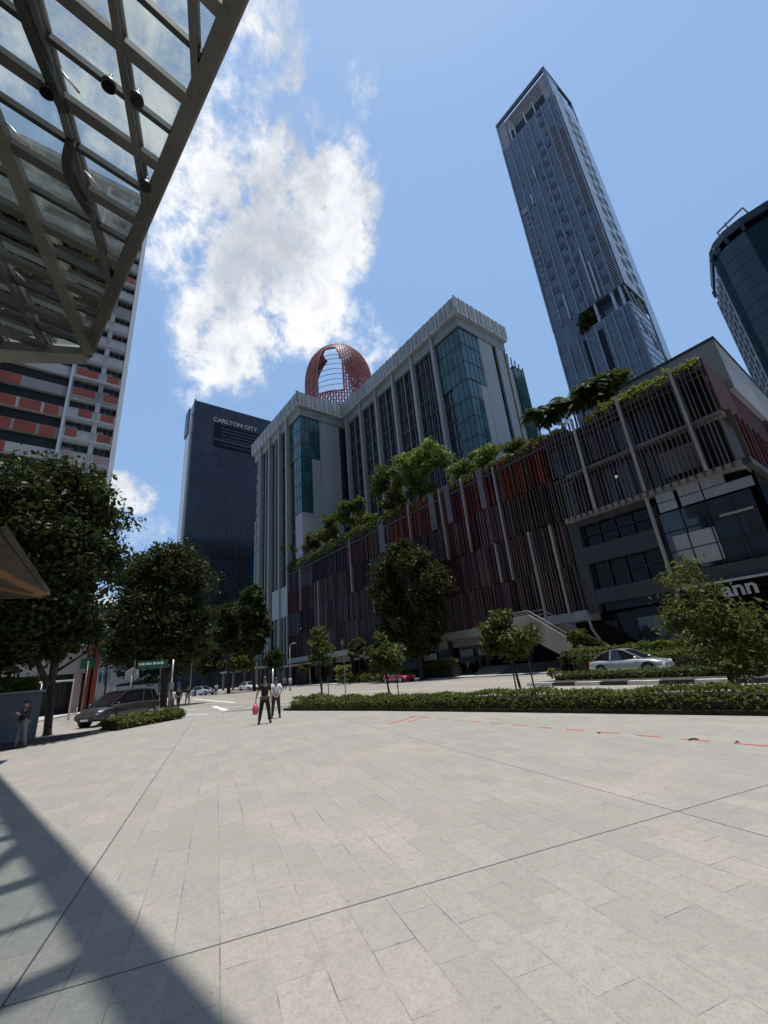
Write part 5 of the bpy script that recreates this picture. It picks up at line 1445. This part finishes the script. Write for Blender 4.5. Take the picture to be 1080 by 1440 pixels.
# hexagonal placard
b = at(180,1000,44); zc = at(180,949,44).z
t = thing('road_sign', 'pale hexagonal road sign facing away behind the van', 'sign', (b.x,b.y,0)); fz = face_cam(b); u = Vector((-fz.y,fz.x,0))
hexp = [Vector((b.x,b.y,zc))+u*(.58*math.cos(R_(60*k+30)))+Vector((0,0,.58*math.sin(R_(60*k+30)))) for k in range(6)]
mb = MB(); mb.add([p+fz*.03 for p in hexp]+[p-fz*.03 for p in hexp], [tuple(range(6)), tuple(range(6,12))[::-1]]+[(i,(i+1)%6,6+(i+1)%6,6+i) for i in range(6)]); mb.build('plate', 'block_white', t)
mb = MB(); mb.tube([Vector((b.x,b.y,zc))+u*(.42*math.cos(R_(60*k+30)))+Vector((0,0,.42*math.sin(R_(60*k+30))))+fz*.05 for k in range(7)], .03, 5); mb.build('rim_line', 'steel_grey', t)
MB().tube([(b.x,b.y,0),(b.x,b.y,zc)], .05, 8).build('post', 'steel_grey', t)
# small green sign on the red stair tower
c = at(124,933,57); t = thing('direction_sign', 'small green sign board beside the red stair tower of the flats', 'sign', (c.x,c.y,0))
fz = face_cam(c); u = Vector((-fz.y,fz.x,0)); a = c-u*.68; b = c+u*.68
mb = MB(); mb.beam(a, b, .06, 1.0); mb.build('panel', 'sign_green', t); mb = MB(); mb.beam(c+fz*.05-Vector((0,0,.2)), c+fz*.05+Vector((0,0,.25)), .12, .02, up=fz); mb.build('symbol', 'sign_white', t)
MB().tube([(c.x,c.y,0),(c.x,c.y,c.z)], .05, 8).build('post', 'steel_grey', t)
# round traffic sign on verge
b = onY(486,975,14.0); zc = onY(485,905,14.0).z
t = thing('traffic_sign', 'dark backed traffic sign on a thin post in front of the mall', 'sign', (b.x,14.0,.1))
MB().box(-.02,.02,-.02,.02,0,zc-.1).build('post', 'steel_grey', t, world=False)
mb = MB(); mb.box(-.26,.26,-.05,-.03,zc-.42,zc+.28); mb.build('plate', 'steel_black', t, world=False); mb = MB(); mb.tube([(0,-.06,zc-.02),(0,-.051,zc-.02)], .16, 16); mb.build('emblem', 'steel_grey', t, world=False)
# lamp posts
for px, d, h, lab in ((1003,150,0,''),):
    pass
for i, (px, d, h, lab) in enumerate(((268,95,11,'slim street lamp post at the far street end, beside the dense tree'),(408,62,5.6,'grey signal post in front of the hotel porch'),(327,100,9,'street lamp post between the two dark trees'))):
    p = at(px, 960, d)
    t = thing('lamp_post', lab, 'lamp post', (p.x,p.y,0), 0, 'lamp posts along the street')
    MB().tube([(0,0,0),(0,0,h)], [.10,.06], 8).build('pole', 'steel_grey', t, world=False); MB().tube([(0,0,h),(.5,0,h+.25),(1.4,0,h+.3)], .05, 6).build('arm', 'steel_grey', t, world=False); MB().box(1.1,1.8,-.14,.14,h+.24,h+.34).build('lamp_head', 'steel_light', t, world=False)
p = onY(402,958,14.2)
t = thing('traffic_post', 'thin grey post at the hedge end beside the two standing men', 'post', (p.x,13.2,.02)); MB().tube([(0,0,0),(0,0,2.3)], .055, 8).build('pole', 'steel_light', t, world=False); MB().box(-.1,.1,-.09,.09,1.0,1.35).build('button_box', 'steel_grey', t, world=False)
# railing by the flats
t = thing('railing', 'pale pedestrian railing below the flats, behind the dark tree', 'railing', (-42,1,0))
MB().tube([(-44,-6,2.9),(-44,2.0,2.9),(-44,2.0,0)], .07, 6).build('rail', 'steel_light', t)
for y in (-6,-4,-2,0): MB().tube([(-44,y,0),(-44,y,2.9)], .05, 6).build('post', 'steel_light', t)
# short black cable stubs on the plaza
for i, (px,py,lab) in enumerate(((975,1040,'short black cable stub lying across the red dashed line'),(1037,1044,'tiny dark clip at the right end of the red dashed line'),(842,1031,'small dark clip on the red dashed line left of the cable stub'))):
    p = onZ(px,py,.03); m_ = MB(); l_ = .10 if i == 0 else .035
    m_.tube([(-l_*.6,-l_*.5,0),(0,.01,.015),(l_*.6,l_*.5,.0)], .012, 6); o = m_.build('cable_stub', 'steel_black'); o.location = p; tag(o, lab, 'cable')

# ================================================================== PEOPLE
def skin_mesh(name, joints, edges, rad, mat, parent, root=0, sub=2):
    me = bpy.data.meshes.new(name); keys = list(joints); idx = {k:i for i, k in enumerate(keys)}
    me.from_pydata([tuple(joints[k]) for k in keys], [(idx[a], idx[b]) for a, b in edges], [])
    o = bpy.data.objects.new(name, me); COL.objects.link(o)
    sk = o.modifiers.new('Skin', 'SKIN'); sk.use_smooth_shade = True
    sv = me.skin_vertices[0].data
    for i, k in enumerate(keys):
        r = rad[k]; sv[i].radius = (r if isinstance(r, tuple) else (r, r)); sv[i].use_root = (i == root)
    sb = o.modifiers.new('Sub', 'SUBSURF'); sb.levels = sub; sb.render_levels = sub
    dg = bpy.context.evaluated_depsgraph_get(); dg.update()
    m2 = bpy.data.meshes.new_from_object(o.evaluated_get(dg)); bpy.data.objects.remove(o)
    m2.name = name; m2.materials.clear(); m2.materials.append(MATS[mat])
    for p in m2.polygons: p.use_smooth = True
    q = bpy.data.objects.new(name, m2); COL.objects.link(q); q.parent = parent
    return q
def person(label, loc, rz, top='cloth_black', legs='cloth_black', h=1.7, stride=.0, arms=('down','down'), spread=.11, sleeves='short', shorts=False, near=True, group=None, hood=False):
    """local +y is the way the person faces"""
    t = thing('person', label, 'person', loc, rz, group); k = h/1.7
    J = dict(pel=(0,0,.93), sp=(0,.0,1.10), ch=(0,.01,1.30), nk=(0,.0,1.46), hd=(0,.025,1.57), tp=(0,.015,1.655))
    Rr = dict(pel=(.13,.10), sp=(.125,.09), ch=(.15,.105), nk=.052, hd=(.078,.092), tp=(.062,.07))
    E = [('pel','sp'),('sp','ch'),('ch','nk'),('nk','hd'),('hd','tp')]
    if near:
        J['ns'] = (0,.125,1.575); Rr['ns'] = .014; E.append(('hd','ns'))
    for s, n in ((-1,'L'),(1,'R')):
        st = stride*s
        J['hip'+n] = (s*.085,0,.88); J['kn'+n] = (s*(.085+spread*.35), st*.5+.02, .49); J['an'+n] = (s*(.06+spread*.8), st-.02, .085); J['to'+n] = (s*(.065+spread*.95), st+.13, .035)
        Rr['hip'+n] = .085; Rr['kn'+n] = .055; Rr['an'+n] = .038; Rr['to'+n] = (.04,.028)
        E += [('pel','hip'+n),('hip'+n,'kn'+n),('kn'+n,'an'+n),('an'+n,'to'+n)]
        J['sh'+n] = (s*.175,0,1.385); Rr['sh'+n] = .056
        a = arms[0 if s < 0 else 1]
        if a == 'down': el, wr, ha = (s*.225,-.03,1.12), (s*.235,.05,.88), (s*.235,.07,.80)
        elif a == 'back': el, wr, ha = (s*.255,-.10,1.13), (s*.10,-.17,.93), (s*.03,-.18,.90)
        elif a == 'out': el, wr, ha = (s*.28,-.02,1.13), (s*.34,.04,.90), (s*.35,.05,.82)
        else: el, wr, ha = (s*.22,.06,1.12), (s*.10,.26,1.20), (s*.05,.32,1.24)
        J['el'+n] = el; J['wr'+n] = wr; J['ha'+n] = ha; Rr['el'+n] = .038; Rr['wr'+n] = .026; Rr['ha'+n] = (.036,.02)
        E += [('ch','sh'+n),('sh'+n,'el'+n),('el'+n,'wr'+n),('wr'+n,'ha'+n)]
        if near:
            hv = Vector(ha); dv = (hv-Vector(wr)).normalized(); side = Vector((0,1,0)) if abs(dv.y) < .6 else Vector((0,0,1))
            for f in range(4):
                off = side*(f-1.5)*.019; ln = (.055,.065,.062,.048)[f]; key = 'f%d%s' % (f,n)
                J[key+'a'] = tuple(hv+off+dv*.035); J[key+'b'] = tuple(hv+off+dv*(.035+ln)+Vector((-s*.02,0,0)))
                Rr[key+'a'] = .0095; Rr[key+'b'] = .008; E += [('ha'+n, key+'a'), (key+'a', key+'b')]
            J['th'+n] = tuple(hv+side*.045+dv*.01); Rr['th'+n] = .010; E.append(('ha'+n,'th'+n))
    J = {a: tuple(c*k for c in b) for a, b in J.items()}
    sc = lambda r, m=1.0, ad=0.0: tuple((q*m+ad)*k for q in r) if isinstance(r, tuple) else (r*m+ad)*k
    R0 = {a: sc(b) for a, b in Rr.items()}
    skin_mesh('body', J, E, R0, 'skin', t, 0, 1)
    # shirt
    keys = ['pel','sp','ch','shL','shR','elL','elR']; JJ = {q: J[q] for q in keys}
    JJ['nk0'] = tuple(Vector(J['ch']).lerp(Vector(J['nk']), .62)); RR = {q: sc(Rr[q], 1.02, .022) for q in keys}; RR['nk0'] = .062*k
    EE = [('pel','sp'),('sp','ch'),('ch','nk0'),('ch','shL'),('ch','shR'),('shL','elL'),('shR','elR')]
    JJ['pel'] = tuple(Vector(J['pel'])+Vector((0,0,-.02)))
    for n in 'LR':
        if sleeves == 'short':
            JJ['el'+n] = tuple(Vector(J['sh'+n]).lerp(Vector(J['el'+n]), .78)); RR['el'+n] = .062*k
        else:
            JJ['wr'+n] = J['wr'+n]; RR['wr'+n] = .042*k; RR['el'+n] = .056*k; EE.append(('el'+n,'wr'+n))
    skin_mesh('shirt', JJ, EE, RR, top, t, 0, 1)
    keys = ['pel','hipL','hipR','knL','knR']; JJ = {q: J[q] for q in keys}; RR = {q: sc(Rr[q], 1.05, .020) for q in keys}
    EE = [('pel','hipL'),('pel','hipR'),('hipL','knL'),('hipR','knR')]
    if not shorts:
        for n in 'LR': JJ['an'+n] = J['an'+n]; RR['an'+n] = .058*k; EE.append(('kn'+n,'an'+n))
    skin_mesh('shorts' if shorts else 'trousers', JJ, EE, RR, legs, t, 0, 1)
    for n in 'LR':
        a = Vector(J['an'+n]); b_ = Vector(J['to'+n]); c = a.lerp(b_, .55); MB().ell((c.x,c.y,.05*k), (.052*k,.135*k,.05*k)).build('shoe', 'shoe', t, world=False)
    hc = Vector(J['tp']); MB().ell((0, hc.y-.012*k, hc.z-.035*k), (.094*k,.112*k,.105*k), zmin=-.15).build('hair', 'hair' if not hood else top, t, world=False)
    if near:
        for s in (-1,1): MB().ell((s*.033*k,.102*k,1.60*k), (.012,.008,.009), seg=8, rings=5).build('eye', 'hair', t, world=False)
        MB().ell((0,.108*k,1.525*k), (.026,.008,.008), seg=8, rings=5).build('mouth', 'plastic_pink', t, world=False)
    return t
def facing(p, px, py):     # yaw so local +y points to the ground point under the pixel
    q = onZ(px, py); d = Vector((q.x-p[0], q.y-p[1])); return math.atan2(d.y, d.x)-math.pi/2
def away(p): return math.atan2(p[1], p[0])-math.pi/2
p = onZ(372,1018,.02); p1 = p
person('man in black t-shirt and black trousers seen from behind, holding a pink bag', p, away(p)-.15, 'cloth_black', 'cloth_black', 1.74, .10, ('out','down'), .16)
u = Vector((math.cos(away(p)-.15), math.sin(away(p)-.15), 0))
bgp = p-u*.36+Vector((0,0,.36))
t = thing('bag', 'pink plastic carrier bag hanging from the left hand of the man in black', 'bag', bgp)
rg = random.Random(2); mb = MB(); rings = []
for i in range(9):
    z = .0+.40*i/8; r = .13*math.sin(math.pi*min(1,(i+1.2)/9.5))**.7+.02
    rings.append([(r*(1+rg.uniform(-.13,.13))*math.cos(a), r*.8*(1+rg.uniform(-.13,.13))*math.sin(a), z) for a in np.linspace(0, 2*math.pi, 13)[:-1]])
vs = [v for r in rings for v in r]; fs = [(i*12+k, i*12+(k+1)%12, (i+1)*12+(k+1)%12, (i+1)*12+k) for i in range(8) for k in range(12)]+[tuple(range(12))[::-1]]
mb.add(vs, fs, 0, True); mb.build('sack', 'plastic_pink', t, world=False)
mb = MB(); mb.tube([(-.03,0,.38),(-.02,0,.45),(0.01,0,.49),(.03,0,.44),(.03,0,.38)], .012, 6); mb.build('handle', 'plastic_pink', t, world=False)
p = onZ(388,1010,.02)
person('man in white shirt and dark trousers standing with hands clasped behind his back', p, away(p)+.1, 'cloth_white', 'cloth_charcoal', 1.66, .06, ('back','back'), .14, sleeves='short')
p = onZ(27,1052,.02)
person('person in dark hooded top and grey trousers standing at the left edge by the planter', p, away(p)+2.2, 'cloth_black', 'cloth_grey', 1.66, .08, ('front','down'), .08, sleeves='long', hood=True)
p = onZ(250,998,.0); person('person in dark clothes walking behind the metal post', p, away(p)+.4, 'cloth_black', 'cloth_charcoal', 1.68, .22, ('down','down'), .06, near=False, sleeves='long')
p = onZ(263,992,.0); person('person in dark top and khaki trousers walking ahead onto the crossing', p, away(p)-.3, 'cloth_charcoal', 'cloth_khaki', 1.70, .20, ('down','down'), .06, near=False)
p = onZ(243.5,1001,.0); person('person in pale top half hidden right behind the metal post', p+Vector((-1.2,.1,0)), away(p), 'cloth_white', 'cloth_black', 1.6, .15, ('down','down'), .06, near=False)
for i, (px, d, tp_, lg, lab) in enumerate(((305,78,'cloth_white','cloth_black','tiny person in white top and dark trousers on the far crossing'),(408,60,'cloth_white','cloth_blue','person in white walking past the hotel porch'),(276,84,'cloth_black','cloth_black','distant person in black beside the pale car'),(660,57,'cloth_white','cloth_grey','person in white on the pavement by the mall doors'),(400,62,'cloth_blue','cloth_charcoal','person in blue standing under the hotel porch'))):
    p = at(px, 950, d); person(lab, (p.x,p.y,.12 if px > 390 else 0), away(p)+i*.7, tp_, lg, 1.68, .2, ('down','down'), .06, near=False)
